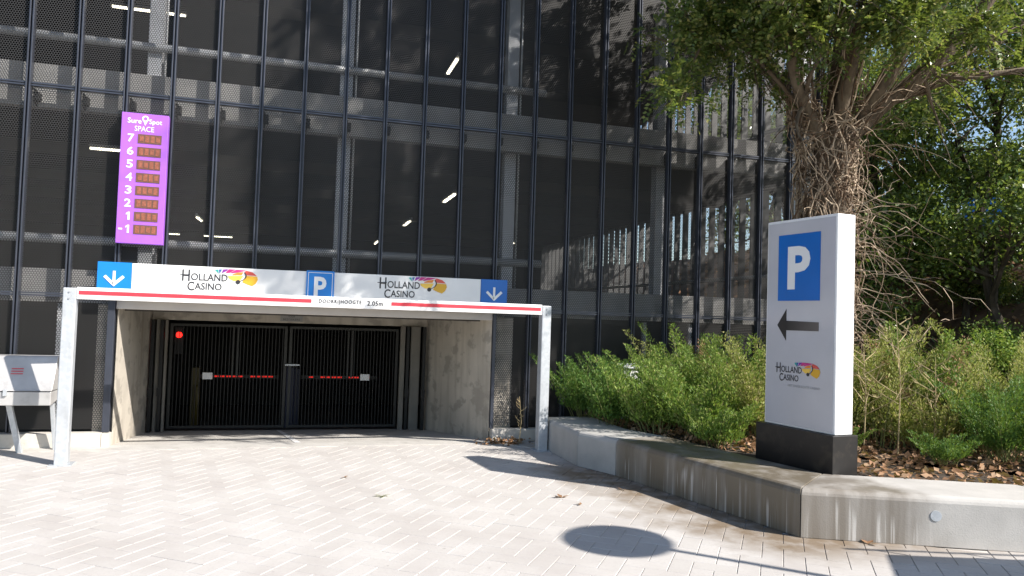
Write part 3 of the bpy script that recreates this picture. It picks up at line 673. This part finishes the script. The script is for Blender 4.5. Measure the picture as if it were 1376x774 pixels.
Fb.poly([(XX(.17), 2.02), (XX(.31), 2.205), (XX(.31), 2.072), (XX(.79), 2.062), (XX(.79), 1.965), (XX(.31), 1.962), (XX(.31), 1.845)], 'arrow', 'arrow', TO)
logo(Fb, XX(.15), 1.38, fw*.68, .225, TO, strap=True)

# ------------------------------------------------------------------ utility cabinet behind the shrubs
UC = thing('utility_cabinet', (8.95, -.75, .43), 'pale utility cabinet half hidden by shrubs before the mesh facade', 'cabinet')
one('body', 'white', lambda b: b.box(8.78, 9.12, -.90, -.60, .40, 1.26), UC, bevel=.01); one('cap', 'galv', lambda b: b.prism([(8.75, -.94, 1.262), (8.75, -.56, 1.262), (8.75, -.60, 1.32), (8.75, -.90, 1.30)], (1, 0, 0), .40), UC)

# ------------------------------------------------------------------ street lamp behind the camera's right, and an unseen roof added for its shadow
def along_sun(x, y, h): k = h/SUN.z; return x+SUN.x*k, y+SUN.y*k
lx, ly = along_sun(6.66, -5.55, 4.6)
LP = thing('street_lamp', (lx, ly, 0), 'disc shaped lamp on a slim pole whose shadow lies on the paving', 'lamp')
one('pole', 'galv', lambda b: b.tube([(lx, ly, 0), (lx, ly, 1.1), (lx, ly, 4.6)], [.055, .05, .035], 12), LP, smooth=True)
one('head', 'galvc', lambda b: b.tube([(lx, ly, 4.57), (lx, ly, 4.60), (lx, ly, 4.65), (lx, ly, 4.70)], [.20, .49, .485, .12], 32), LP, smooth=False)
bx0, by0 = along_sun(8.88, -6.34, 2.4)  # corner of a guessed roof, added out of view to cast the corner shadow
e1 = Vector((.956, -.294, 0)); e2 = Vector((-.60, -.80, 0)); c0 = Vector((bx0, by0, 0)); c1 = c0+e1*2.8; c2 = c1+e2*1.6; c3 = c0+e2*1.6
IB = thing('shelter', (c0+c2)/2, 'flat roofed shelter off to the right whose shadow darkens the lower right corner', 'shelter')
one('roof', 'galvc', lambda b: b.vprism([(c.x, c.y) for c in (c0, c3, c2, c1)], 2.34, 2.40), IB, bevel=.01)
one('roof_rail', 'galv', lambda b: b.tube([c0-e1*.05+Vector((0, 0, 2.62)), c1+Vector((0, 0, 2.62))], .022, 8), IB)
for c in (c0, c1, c2, c3):
    i_ = c+((c0+c2)/2-c).normalized()*.12
    one('post', 'galv', lambda b: b.box(i_.x-.03, i_.x+.03, i_.y-.03, i_.y+.03, 0, 2.338), IB)
for k in range(4):
    q = c0+e1*(.2+.78*k); one('rail_bracket', 'galv', lambda b: b.tube([q+Vector((0, 0, 2.40)), q+Vector((0, 0, 2.61))], .012, 6), IB)

# ------------------------------------------------------------------ foliage builders
def norm(a): return a/np.maximum(1e-9, np.linalg.norm(a, axis=-1, keepdims=True))
def leaf_quads(P, D, Nn, L, W_):
    """pointed leaves: base, two sides, tip"""
    D = norm(D); side = norm(np.cross(D, Nn)); L = np.asarray(L)[:, None]; W_ = np.asarray(W_)[:, None]; up = np.cross(side, D)
    V = np.stack([P, P+D*L*.45+side*W_*.5+up*L*.05, P+D*L, P+D*L*.45-side*W_*.5+up*L*.05], 1).reshape(-1, 3)
    F_ = np.arange(len(V)).reshape(-1, 4); return V, F_
def sprays(P, D, n=6, L=.26, lw=.045, ll=.070):
    """pinnate leaves: a drooping rachis with n pairs of leaflets and one at the tip"""
    P = np.asarray(P); D = norm(np.asarray(D)); k = len(P)
    nn = norm(rng.normal(size=(k, 3))*.5+np.array([0, 0, 1.])); side = norm(np.cross(D, nn)); up = np.cross(side, D)
    sc = rng.uniform(.7, 1.2, k)[:, None]
    Ps, Ds, Ns, Ls, Ws = [], [], [], [], []
    for i in range(n):
        t_ = (i+.8)/n
        q = P+D*sc*L*t_-np.array([0, 0, 1])*(L*.30*t_*t_)*sc
        for s_ in (-1, 1):
            Ps.append(q); Ds.append(D*.45+side*s_+rng.normal(size=(k, 3))*.18); Ns.append(up+rng.normal(size=(k, 3))*.35); Ls.append(sc[:, 0]*ll*(1.15-.5*abs(t_-.45))); Ws.append(sc[:, 0]*lw)
    Ps.append(P+D*sc*L-np.array([0, 0, 1])*(L*.30)*sc); Ds.append(D-np.array([0, 0, .5])); Ns.append(up); Ls.append(sc[:, 0]*ll); Ws.append(sc[:, 0]*lw)
    return leaf_quads(np.concatenate(Ps), np.concatenate(Ds), np.concatenate(Ns), np.concatenate(Ls), np.concatenate(Ws))
def cat(vfs):
    V = []; F_ = []; n = 0
    for v, f in vfs: V.append(v); F_.append(f+n); n += len(v)
    return np.concatenate(V), np.concatenate(F_)

# shrub (feathery plumes): local coordinates, reused with different turns and sizes
def shrub_meshes(seed, nst, hgt, spread, leaf=.05, dens=1., tuft=False):
    r = np.random.default_rng(seed); stems = MB(); P = []; D = []; L = []
    for k in range(nst):
        a = r.uniform(0, 2*math.pi); ln = hgt*r.uniform(.55, 1.08); lean = spread*r.uniform(.15, 1.)
        b0 = np.array([math.cos(a), math.sin(a), 0])*r.uniform(0, .22); d0 = np.array([math.cos(a)*lean, math.sin(a)*lean, 1.])
        bend = np.array([math.cos(a), math.sin(a), 0])*r.uniform(0, .35)+r.normal(size=3)*.06
        T_ = np.linspace(0, 1, 7); pts = b0+np.outer(T_, d0)*ln*.85+np.outer(T_**2, bend)*ln
        stems.tube([tuple(p) for p in pts], [.007*(1-.8*t_)+.001 for t_ in T_], 3, False)
        m_ = int(330*ln*dens)
        tt = r.uniform(.08, 1., m_)**.8
        q = b0+np.outer(tt, d0)*ln*.85+np.outer(tt**2, bend)*ln
        rad = .20*(1-tt*.82)*r.uniform(.15, 1, m_)+.01
        an = r.uniform(0, 2*math.pi, m_); out = np.stack([np.cos(an), np.sin(an), np.full(m_, .45)], 1)
        P.append(q+out*rad[:, None]); D.append(out*.7+np.array([0, 0, .7])+r.normal(size=(m_, 3))*.35); L.append(leaf*(1.25-.6*tt)*r.uniform(.6, 1.3, m_))
    P = np.concatenate(P); D = np.concatenate(D); L = np.concatenate(L)
    P[:, 2] = np.maximum(P[:, 2], .03)
    V, F_ = leaf_quads(P, D, r.normal(size=P.shape)+np.array([0, 0, .6]), L, L*r.uniform(.28, .5, len(L)))
    sm = bpy.data.meshes.new('stems'); sm.from_pydata(stems.v, [], stems.f); sm.update()
    return sm, arr_mesh('foliage', V, F_)
SH = {'green': [shrub_meshes(s_, 22, 1.25, .55, .056) for s_ in (1, 2, 3)], 'tall': [shrub_meshes(s_, 17, 1.6, .34, .055) for s_ in (4, 5)],
      'low': [shrub_meshes(s_, 22, .65, .85, .055, 1.2) for s_ in (6, 7)], 'plume': [shrub_meshes(s_, 7, 1.45, .28, .042, .8) for s_ in (8, 9)]}
for kind, ms in SH.items():
    for sm, lm in ms: sm.materials.append(MT['stem'])
def shrub(kind, x, y, s_, mat, label, z=None, group='shrubs in the planter', turn=None):
    sm, lm = random.choice(SH[kind])
    z = (max(.41, hterr(x, y)-.03) if z is None else z)
    r = thing('shrub', (x, y, z), label, 'shrub', group); r.rotation_euler.z = random.uniform(0, 6.28) if turn is None else turn; s_ *= 1.08; r.scale = (s_*random.uniform(.95, 1.15), s_*random.uniform(.95, 1.15), s_)
    for nm, me, mt in (('stems', sm, None), ('foliage', lm, mat)):
        o = bpy.data.objects.new(nm, me); COL.objects.link(o); o.parent = r
        if mt:
            if not me.materials: me.materials.append(MT[mt])
            o.material_slots[0].link = 'OBJECT'; o.material_slots[0].material = MT[mt]
    return r
SHR = [
 ('green', 8.2, -.75, .85, 'lf_deep', 'dark green shrub right behind the right gantry post'),
 ('green', 8.35, -1.55, .88, 'lf_deep', 'dark green shrub at the far end of the concrete bench'),
 ('green', 8.75, -2.15, .95, 'lf_shrub', 'bushy green shrub leaning over the far bench end'),
 ('green', 8.45, -.55, .80, 'lf_deep', 'dark shrub against the mesh, left of the pale cabinet'),
 ('tall', 9.15, -1.55, .78, 'lf_shrub', 'light green shrub in front of the pale cabinet'),
 ('green', 9.15, -2.75, 1.0, 'lf_shrub', 'large fresh green shrub above the wet bench block'),
 ('low', 9.0, -3.3, .95, 'lf_shrub', 'low green shrub spilling onto the wet bench block'),
 ('tall', 9.75, -2.0, .92, 'lf_shrub', 'tall yellow green shrub with upright plumes left of the totem'),
 ('tall', 9.95, -1.0, .92, 'lf_shrub', 'upright shrub close to the mesh, right of the pale cabinet'),
 ('plume', 10.15, -1.5, .88, 'lf_dry', 'shrub with reddish brown dry plumes left of the totem'),
 ('green', 9.9, -2.9, .90, 'lf_yel', 'yellowing shrub just left of the totem'),
 ('tall', 10.5, -2.2, .90, 'lf_yel', 'straw coloured tall shrub rising behind the totem edge'),
 ('green', 10.7, -1.0, 1.0, 'lf_shrub', 'green shrub below the mesh corner, left of the totem'),
 ('tall', 11.1, -3.1, 1.0, 'lf_yel', 'pale yellow shrub with thin plumes right of the totem'),
 ('tall', 11.75, -3.1, 1.05, 'lf_yel', 'feathery pale green shrub with a bare stalk right of the totem'),
 ('green', 11.6, -4.0, .92, 'lf_yel', 'olive shrub behind the dead leaves right of the totem'),
 ('tall', 12.5, -3.3, 1.05, 'lf_shrub', 'tall light green shrub in the middle right of the bed'),
 ('tall', 13.2, -3.9, .98, 'lf_yel', 'yellow green shrub at the right picture edge'),
 ('green', 12.3, -4.4, .92, 'lf_deep', 'lush green shrub with broad leaves at the right'),
 ('green', 11.75, -5.05, .78, 'lf_deep', 'bright green shrub overhanging the bench at the right edge'),
 ('low', 10.85, -5.05, .55, 'lf_deep', 'small green seedling on the bench edge right of the totem'),
 ('low', 12.4, -5.6, .95, 'lf_deep', 'low green shrub at the lower right above the bench'),
 ('green', 13.0, -5.2, .80, 'lf_deep', 'rounded green shrub at the far right of the bed'),
 ('plume', 11.9, -2.3, .85, 'lf_dry', 'dry brown plumed shrub far behind the totem on the right'),
 ('low', 10.35, -3.9, .5, 'lf_shrub', 'small green tuft in the dead leaves behind the totem'),
 ('plume', 9.55, -1.35, .95, 'lf_yel', 'loose pale plumes rising above the green shrubs left of the totem'),
 ('plume', 10.35, -2.55, .95, 'lf_yel', 'loose straw plumes at the left edge of the totem'),
 ('plume', 11.35, -3.5, 1.05, 'lf_yel', 'tall loose straw plumes just right of the totem'),
 ('plume', 12.1, -3.6, 1.0, 'lf_dry', 'reddish dry plumes among the yellow shrubs at the right'),
 ('plume', 12.8, -4.3, .95, 'lf_yel', 'pale loose plumes near the right picture edge'),
 ('plume', 8.75, -1.5, .8, 'lf_shrub', 'thin upright green plumes in front of the pale cabinet'),
 ('green', 12.9, -2.2, .9, 'lf_shrub', 'green shrub at the foot of the embankment'),
]
for k in SHR: shrub(*k)
# bare dry stalks right of the totem
def stalk(name, x, y, h, label, nb=9, spread=.5, seed=0):
    r = random.Random(seed); t = thing(name, (x, y, .43), label, 'plant', 'dry stalks in the planter'); b = MB()
    top = (x+r.uniform(-.1, .1), y+r.uniform(-.1, .1), .43+h)
    mid = (x+.03, y, .43+h*.5); b.tube([(x, y, .40), mid, top], [.009, .007, .003], 5)
    for k in range(nb):
        f = .35+.6*k/nb; p = Vector((x, y, .43+h*f)); a = r.uniform(0, 6.28); l = spread*(1.1-f*.7)*r.uniform(.6, 1.2)
        q = p+Vector((math.cos(a)*l*.6, math.sin(a)*l*.6, l*.35)); e = q+Vector((math.cos(a)*l*.35, math.sin(a)*l*.35, l*r.uniform(.1, .5)))
        b.tube([p, q, e], [.006, .0045, .002], 4)
        for _ in range(2):
            d = Vector((r.uniform(-1, 1), r.uniform(-1, 1), r.uniform(0, 1)))*l*.3; b.tube([q, q+d*.6, q+d+Vector((0, 0, .03))], [.004, .003, .0015], 3)
    b.build('stalk', 'dry', t); return t
stalk('dry_stalk', 11.05, -4.15, 1.85, 'tall bare forked stalk standing alone right of the totem', 10, .5, 3)
stalk('dry_stalk', 10.75, -3.9, 1.35, 'leaning tangle of dry stalks against the totem edge', 14, .7, 5)
stalk('dry_stalk', 11.45, -4.3, 1.25, 'short dry stalk among the yellow shrubs', 12, .55, 9)
stalk('dry_stalk', 7.22, -.40, .75, 'small withered weed beside the right gantry post', 9, .16, 12).location.z = .0

# dead leaves: a drift in the bed and a scatter on the bank, too many to count
def litter(name, n, fn, size, mat='lf_dry', parent=None):
    P = np.array([fn() for _ in range(n)]); D = rng.normal(size=(n, 3)); D[:, 2] *= .45; L = size*rng.uniform(.6, 1.4, n)
    V, F_ = leaf_quads(P, D, rng.normal(size=(n, 3))*.55+np.array([0, 0, 1]), L, L*rng.uniform(.55, .85, n))
    o = link(name, arr_mesh(name, V, F_), mat); return o
def in_bed():
    while True:
        x = random.uniform(8.3, 13); y = random.uniform(-6.6, -.3)
        ok = all((Vector((x, y))-Vector((b_[0], b_[1]))).dot(Vector((-(c[1]-b_[1]), c[0]-b_[0])).normalized()) > .0 for b_, c in zip(inner[:-1], inner[1:]))
        if ok: return (x, y, .435+abs(random.gauss(0, .02)))
def on_bank():
    x = random.uniform(12.4, 21); y = random.uniform(-5, 12)
    if x < XR+.3 and y > -.3: x = XR+.3+random.random()*3
    return (x, y, hterr(x, y)+.03+random.random()*.03)
tag(litter('dead_leaves', 5200, in_bed, .085), 'drift of brown dead leaves covering the planter soil', 'dead leaves', kind='stuff')
tag(litter('dead_leaves', 9000, on_bank, .12), 'brown dead leaves scattered over the embankment', 'dead leaves', kind='stuff')
def by_post():
    return (random.gauss(7.0, .20), -.33+random.gauss(0, .10), .012+abs(random.gauss(0, .035)))
tag(litter('dead_leaves', 170, by_post, .07), 'small heap of brown leaves blown against the plinth by the right gantry post', 'dead leaves', kind='stuff')
# single leaves lying on the paving
for k, (x, y, lab, mt) in enumerate([(6.68, -3.92, 'brown leaf on the paving above the lamp shadow', 'lf_dry'), (6.78, -4.25, 'tiny brown leaf just below the larger leaf on the paving', 'lf_dry'), (7.55, -3.62, 'pale curled leaf close to the wet bench', 'lf_dry'),
        (4.72, -3.55, 'yellow leaf alone in the middle of the paving', 'lf_yel'), (4.37, -2.55, 'dark leaf speck behind the yellow leaf on the paving', 'lf_dry'), (8.95, -6.05, 'orange leaf lying under the right bench block', 'lf_dry')]):
    s_ = (.11, .06, .08, .10, .07, .10)[k]; n = 3
    P = np.array([[x, y, .006]]*n); a = np.array([.3, 1.7, 2.9])+k; D = np.stack([np.cos(a), np.sin(a), np.full(n, .18)], 1)
    V, F_ = leaf_quads(P, D, np.array([[.1, .2, 1.]]*n), np.full(n, s_), np.full(n, s_*.55))
    tag(link('fallen_leaf', arr_mesh('fallen_leaf', V, F_), mt), lab, 'leaf', 'single leaves on the paving')
# pale crumpled sheet by the plinth
b = MB(); g = 9
for i in range(g):
    for j in range(4): b.v.append((6.80+i*.055, -.36+j*.05+.02*math.sin(i), .01+.045*abs(math.sin(i*1.7+j*2.1))*(1 if 0 < i < g-1 else .2)))
b.f = [(i*4+j, (i+1)*4+j, (i+1)*4+j+1, i*4+j+1) for i in range(g-1) for j in range(3)]
tag(b.build('crumpled_sheet', 'rag'), 'crumpled pale sheet lying at the plinth by the right gantry post', 'litter')

# ------------------------------------------------------------------ main tree
def limb_curve(pts, n=10):
    P = [np.array(p, float) for p in pts]; P = [2*P[0]-P[1]]+P+[2*P[-1]-P[-2]]; out = []
    for i in range(1, len(P)-2):
        for k in range(n):
            t = k/n; a, b, c, d = P[i-1:i+3]; out.append(.5*((2*b)+(c-a)*t+(2*a-5*b+4*c-d)*t*t+(3*b-a-3*c+d)*t**3))
    out.append(P[-2]); return np.array(out)
TR = thing('tree', (11.6, -2.0, .4), 'large tree with a thick trunk wrapped in dead ivy behind the totem', 'tree')
rr = np.random.default_rng(11)
wood = MB(); twigs = []      # (point, direction)
def add_limb(pts, r0, r1, kids=0, depth=0, n=6, klen=1.6):
    c = limb_curve(pts, n) if depth == 0 else np.array(pts)
    wood.tube([tuple(p) for p in c], list(np.linspace(r0*.78, r1*.8, len(c))), 8 if depth == 0 else 5 if depth == 1 else 3, False)
    if depth == 2:
        for k in range(1, len(c)): twigs.append((c[k], c[k]-c[k-1]))
        return
    for k in range(kids):
        f = rr.uniform(.30, 1.) if depth == 0 else rr.uniform(.15, 1.)
        i = min(len(c)-2, int(f*(len(c)-1))); p = c[i]+(c[i+1]-c[i])*rr.random(); d = norm(c[i+1]-c[i])
        nd = norm(d*.6+rr.normal(size=3)*np.array([.8, .8, .5])+np.array([0, 0, .15])); ln = klen*rr.uniform(.5, 1.2)
        q = [p]
        for s_ in range(4):
            nd = norm(nd+rr.normal(size=3)*.22-np.array([0, 0, .06*depth])); q.append(q[-1]+nd*ln/4)
        rk = r0+(r1-r0)*f
        add_limb(q, min(rk*.55, .05 if depth == 0 else .016), .006, 6 if depth == 0 else 0, depth+1, n, klen*.55)
trunk = limb_curve([(11.6, -2, .3), (11.55, -2.0, 2), (11.62, -2.05, 3.8), (11.68, -2.1, 5.05)], 8)
tw_ = MB().tube([tuple(p) for p in trunk], [.33-.07*k/len(trunk)+.03*math.sin(k*1.9) for k in range(len(trunk))], 14); tw_.build('trunk', 'bark', TR, smooth=True)
LIMBS = [([(11.68, -2.1, 4.75), (12.25, -2.5, 5.45), (13.0, -3.1, 6.3), (13.6, -3.8, 7.8), (13.7, -4.3, 9.5)], .20, .05, 12),
         ([(12.25, -2.5, 5.45), (13.2, -2.9, 5.85), (14.0, -3.3, 5.95), (15.0, -3.7, 6.3)], .09, .03, 4),
         ([(11.6, -2.1, 4.75), (11.0, -2.4, 5.15), (10.4, -2.8, 5.75), (9.7, -3.5, 7.0), (9.0, -4.4, 8.4)], .15, .035, 15),
         ([(11.66, -2.1, 4.9), (11.5, -2.5, 6.5), (11.2, -3.3, 8.6), (11.0, -4.0, 11.4)], .20, .04, 17),
         ([(11.6, -2.2, 4.9), (11.2, -3.4, 6.8), (10.7, -5.0, 8.6), (10.3, -6.2, 10.0)], .15, .035, 16),
         ([(11.6, -2.0, 4.9), (10.7, -1.5, 6.3), (9.5, -1.4, 7.8), (8.6, -1.5, 9.2)], .12, .03, 13),
         ([(11.9, -2.3, 5.1), (12.5, -3.8, 7.4), (12.8, -5.0, 9.2), (13.0, -5.6, 11.)], .13, .03, 14),
         ([(11.0, -3.8, 7.4), (9.7, -5.0, 9.6), (8.8, -5.6, 11.2)], .09, .03, 12), ([(11.2, -3.3, 8.6), (9.8, -3.6, 10.2), (9.0, -3.4, 12)], .09, .03, 12),
         ([(11.0, -2.4, 5.15), (10.2, -2.2, 6.0), (9.4, -2.4, 6.2), (8.9, -2.6, 5.6), (8.75, -2.7, 5.0)], .05, .012, 12),
         ([(11.5, -2.6, 6.5), (11.4, -3.3, 6.5), (11.3, -3.8, 6.1)], .035, .01, 8), ([(12.3, -2.5, 5.5), (12.6, -3.3, 6.2), (12.9, -3.9, 6.0)], .035, .01, 11),
         ([(10.4, -2.8, 5.75), (10.2, -3.3, 6.1), (9.9, -3.7, 5.9)], .03, .01, 7), ([(11.2, -2.3, 5.1), (10.6, -2.9, 6.0), (10.5, -3.2, 6.4)], .03, .01, 7)]
for k, (pts, r0, r1, kids) in enumerate(LIMBS): add_limb(pts, r0, r1, kids, 0, 6, 1.75 if k < 9 else .6)
wood.build('limbs', 'bark', TR, smooth=True)
P = []; D = []
for p, d in twigs:
    for _ in range(4 if p[2] > 7.6 else 3):
        q = p+rr.normal(size=3)*.10; dd = norm(np.asarray(d))+rr.normal(size=3)*.9
        if q[1] > -.45 or rr.random() < (.04 if p[2] > 7.6 else .34): continue
        P.append(q); D.append(dd)
P = np.array(P); D = np.array(D)
def frame_px(P):
    d = P-CAM; z = d@ax_f; return np.stack([688+1015.94*(d@ax_r)/z, 387-1015.94*(d@ax_u)/z], 1), z
def crown_floor(P):
    """underside of the crown: high over the forecourt, lower near the trunk"""
    dx = np.maximum(0, 11.4-P[:, 0]); return 5.3+.42*dx+.28*np.maximum(0, -2.5-P[:, 1])*0
keep = (P[:, 2] > crown_floor(P)) | ((P[:, 0] < 9.6) & (P[:, 0] > 8.2) & (P[:, 1] > -3.4) & (P[:, 2] < 6.6))
keep &= (P[:, 0]+1.06*P[:, 1]) > 3.1
keep &= ~((P[:, 0] > 12.7) & (P[:, 1] < -3.1) & (P[:, 2] < 8.4))
P, D = P[keep], D[keep]
V, F_ = sprays(P, D)
link('crown', arr_mesh('crown', V-np.array([11.6, -2.0, .4]), F_), 'lf_tree', TR)
print('crown sprays', len(P), 'faces', len(F_))
# dead ivy: a mat of stems on the trunk, wandering down and hanging out to the right
iv = MB(); iv2 = MB(); ra = random.Random(5)
for k in range(900):
    z = ra.uniform(.9, 5.75); a = ra.uniform(0, 6.28); r = .31+ra.random()*.13+max(0, z-4.6)*.16+max(0, 1.6-z)*.1; b = iv if ra.random() < .68 else iv2
    pts = []
    da = ra.uniform(-.25, .25); dz = ra.uniform(-.16, .22); 
    for s_ in range(7):
        pts.append((11.6+r*math.cos(a), -2.05+r*math.sin(a), z)); a += da+ra.uniform(-.18, .18); z += dz+ra.uniform(-.07, .07); r = max(.30, min(.62, r+ra.uniform(-.06, .075)))
    b.tube(pts, [.010*ra.uniform(.5, 1.3)]*4+[.006, .005, .003], 4, False)
for k in range(250):
    z = ra.uniform(1.4, 5.4); a = ra.uniform(-1.9, .6) if k % 4 else ra.uniform(2.4, 4.6); b = iv if ra.random() < .6 else iv2
    p = Vector((11.6+.36*math.cos(a), -2.05+.36*math.sin(a), z)); d = Vector((math.cos(a), math.sin(a), ra.uniform(-.3, .7))); ln = .3+1.7*ra.random()**2.0 if k % 4 else ra.uniform(.15, .5); pts = [p]; n = 11
    cw = Vector((ra.uniform(-1, 1), ra.uniform(-1, 1), ra.uniform(-.6, .6)))*.28
    for s_ in range(n):
        if s_ in (4, 8): cw = Vector((ra.uniform(-1, 1), ra.uniform(-1, 1), ra.uniform(-.8, .5)))*.32
        d = (d+cw+Vector((ra.uniform(-.28, .28), ra.uniform(-.28, .28), ra.uniform(-.34, .16)))).normalized(); pts.append(pts[-1]+d*ln/n)
        if s_ in (3, 5, 7, 9) and ra.random() < .6:
            e = (d+Vector((ra.uniform(-.9, .9), ra.uniform(-.9, .9), ra.uniform(-.6, .6)))).normalized(); l2 = ln*ra.uniform(.12, .3); m2 = pts[-1]+e*l2*.5
            b.tube([pts[-1], m2, m2+(e+Vector((ra.uniform(-.6, .6), ra.uniform(-.6, .6), -.4))).normalized()*l2*.5], [.005, .004, .002], 3, False)
    b.tube(pts, list(np.linspace(.0085, .002, n+1)*ra.uniform(.6, 1.25)), 4, False)
for li, (pts, r0, r1, kids) in enumerate(LIMBS[:7]):
    c = limb_curve(pts, 6)
    for k in range(26):
        i0 = ra.randrange(0, 7); ph = ra.uniform(0, 6.28); q = []; rad0 = r0*ra.uniform(.85, 1.5)+.01
        for s_ in range(ra.randrange(5, 10)):
            if i0+s_ >= len(c): break
            p = c[i0+s_]; ph += ra.uniform(-.7, .9); q.append((p[0]+rad0*math.cos(ph), p[1]+rad0*math.sin(ph), p[2]+rad0*.6*math.sin(ph*1.7)+ra.uniform(-.04, .04)))
        if len(q) > 2: (iv if ra.random() < .45 else iv2).tube(q, list(np.linspace(.011, .003, len(q))), 4, False)
iv.build('ivy_stems', 'vine', TR); iv2.build('ivy_stems', 'vine2', TR)

# ------------------------------------------------------------------ trees and undergrowth on the embankment
def bg_tree_meshes(seed, h, rad, nclump, leaf, per=150, low=.35):
    r = np.random.default_rng(seed); w_ = MB(); tips = []
    def grow(p, d, ln, rad_, depth):
        q = [np.array(p)]
        for s_ in range(5):
            d = norm(d+r.normal(size=3)*.13+np.array([0, 0, .05])); q.append(q[-1]+d*ln/5)
        w_.tube([tuple(x) for x in q], list(np.linspace(rad_, rad_*.55, 6)), 7 if depth == 0 else 4, False)
        if depth >= 3: tips.append(q[-1]); tips.append(q[3]); return
        for k in range(4 if depth else 5):
            f = r.integers(2, 6); nd = norm(d*.7+r.normal(size=3)*np.array([.8, .8, .45])); grow(q[f], nd, ln*r.uniform(.5, .75), rad_*.5, depth+1)
        tips.append(q[-1])
    grow((0, 0, 0), np.array([.05, .03, 1.]), h*.45, .13, 0)
    tips = np.array(tips); tips = tips[tips[:, 2] > h*low*.5]
    idx = r.choice(len(tips), min(nclump, len(tips)), replace=False); C_ = tips[idx]
    P = (C_[:, None]+r.normal(size=(len(C_), per, 3))*np.array([rad, rad, rad*.7])).reshape(-1, 3)
    P = P[P[:, 2] > .2]
    D = r.normal(size=P.shape)+np.array([0, 0, -.3]); L = leaf*r.uniform(.6, 1.3, len(P))
    V, F_ = leaf_quads(P, D, r.normal(size=P.shape)+np.array([0, 0, .8]), L, L*.55)
    wm = bpy.data.meshes.new('trunk'); wm.from_pydata(w_.v, [], w_.f); wm.update(); wm.materials.append(MT['barkd'])
    return wm, arr_mesh('crown', V, F_)
BT = [bg_tree_meshes(21, 7, .29, 125, .11, 105, .6), bg_tree_meshes(22, 8, .31, 135, .11, 105, .65), bg_tree_meshes(23, 5, .28, 115, .10, 105, .35)]
BUSH = [bg_tree_meshes(31, 2.4, .22, 120, .085, 110, .05), bg_tree_meshes(32, 2.0, .20, 110, .08, 110, .05)]
def put(meshes, name, x, y, s_, mat, label, catg, group, turn):
    t = thing(name, (x, y, hterr(x, y)-.05), label, catg, group); t.rotation_euler.z = turn; t.scale = (s_, s_, s_)
    for nm, me in (('trunk', meshes[0]), ('crown', meshes[1])):
        o = bpy.data.objects.new(nm, me); COL.objects.link(o); o.parent = t
        if nm == 'crown':
            if not me.materials: me.materials.append(MT[mat])
            o.material_slots[0].link = 'OBJECT'; o.material_slots[0].material = MT[mat]
    return t
gt = 'trees on the embankment'
for a in [(BT[0], 15.6, -1.9, .85, 'lf_dark', 'slim dark tree with two bare stems at the right, nearest of the background trees', 1.0),
          (BT[1], 17.6, .9, .9, 'lf_dark', 'dark leafy tree directly behind the forked stems at the right', 2.3), (BT[2], 14.9, .4, 1.0, 'lf_dark', 'dense evergreen tree just right of the ivy trunk', .4),
          (BT[0], 16.4, 3.2, 1.05, 'lf_dark', 'dark tree standing against the garage gable', 4.), (BT[1], 20.0, 7.2, 1.0, 'lf_dark', 'tall tree at the crest behind the ivy trunk', 5.1),
          (BT[1], 23.5, .2, .9, 'lf_tree', 'lighter green tree beyond the crest near the right picture edge', .2), (BT[2], 17.6, -2.4, 1.25, 'lf_dark', 'glossy evergreen at the right picture edge', 2.),
          (BT[0], 18.2, 8, 1.1, 'lf_dark', 'tree seen through the fins of the garage gable', 3.), (BT[1], 22, 9, 1.2, 'lf_tree', 'farther light tree seen through the garage gable', 1.), (BT[2], 21.5, 14, 1.6, 'lf_dark', 'farthest tree seen through the garage gable', 4.4)]:
    put(a[0], 'tree', *a[1:6], 'tree', gt, a[6])
gb = 'bushes on the embankment'
for a in [(BUSH[0], 14.2, -.9, .6, 'lf_dark', 'dark bush in shade beside the ivy trunk', 0), (BUSH[1], 14.3, -2.6, .55, 'lf_tree', 'sunlit leafy bush right of the ivy trunk', .7), (BUSH[0], 15.0, -2.2, .62, 'lf_shrub', 'pale green bush on the slope between trunk and slim tree', 2.2), (BUSH[1], 16.3, -2.9, .75, 'lf_tree', 'leafy bush on the slope at the right picture edge', 3.1), (BUSH[0], 15.9, -.6, .7, 'lf_tree', 'rounded bush halfway up the bank', 5.), (BUSH[1], 15.3, -3.2, .55, 'lf_dark', 'small leafy bush at the foot of the slim dark tree', 1), (BUSH[0], 18.9, -1.6, .9, 'lf_tree', 'sunny bush on the crest at the right', 2),
          (BUSH[1], 19.4, .6, 1.0, 'lf_tree', 'sunny bush on the crest behind the bare stems', 3), (BUSH[0], 18.6, 2.4, 1., 'lf_dark', 'dark bush on the crest behind the ivy trunk', 4)]:
    put(a[0], 'bush', *a[1:6], 'bush', gb, a[6])
# blue banner far behind the trees
BN = thing('blue_banner', (28.8, 10.4, 4.3), 'bright blue banner on poles far behind the trees at the right', 'banner')
bn_ = Vector((-.745, -.667, 0)); bd = Vector((.667, -.745, 0)); Fz = Frame((28.8, 10.4, 0), bd, bn_)
one('cloth', 'billb', lambda b: b.prism([Fz.p(-.9, 5.9), Fz.p(1.1, 5.9), Fz.p(1.1, 8.3), Fz.p(-.9, 8.3)], -bn_, .05), BN)
for q in (-1.05, 1.25): one('pole', 'white', lambda b: b.tube([Fz.p(q, 3.8), Fz.p(q, 8.8)], .08, 8), BN)
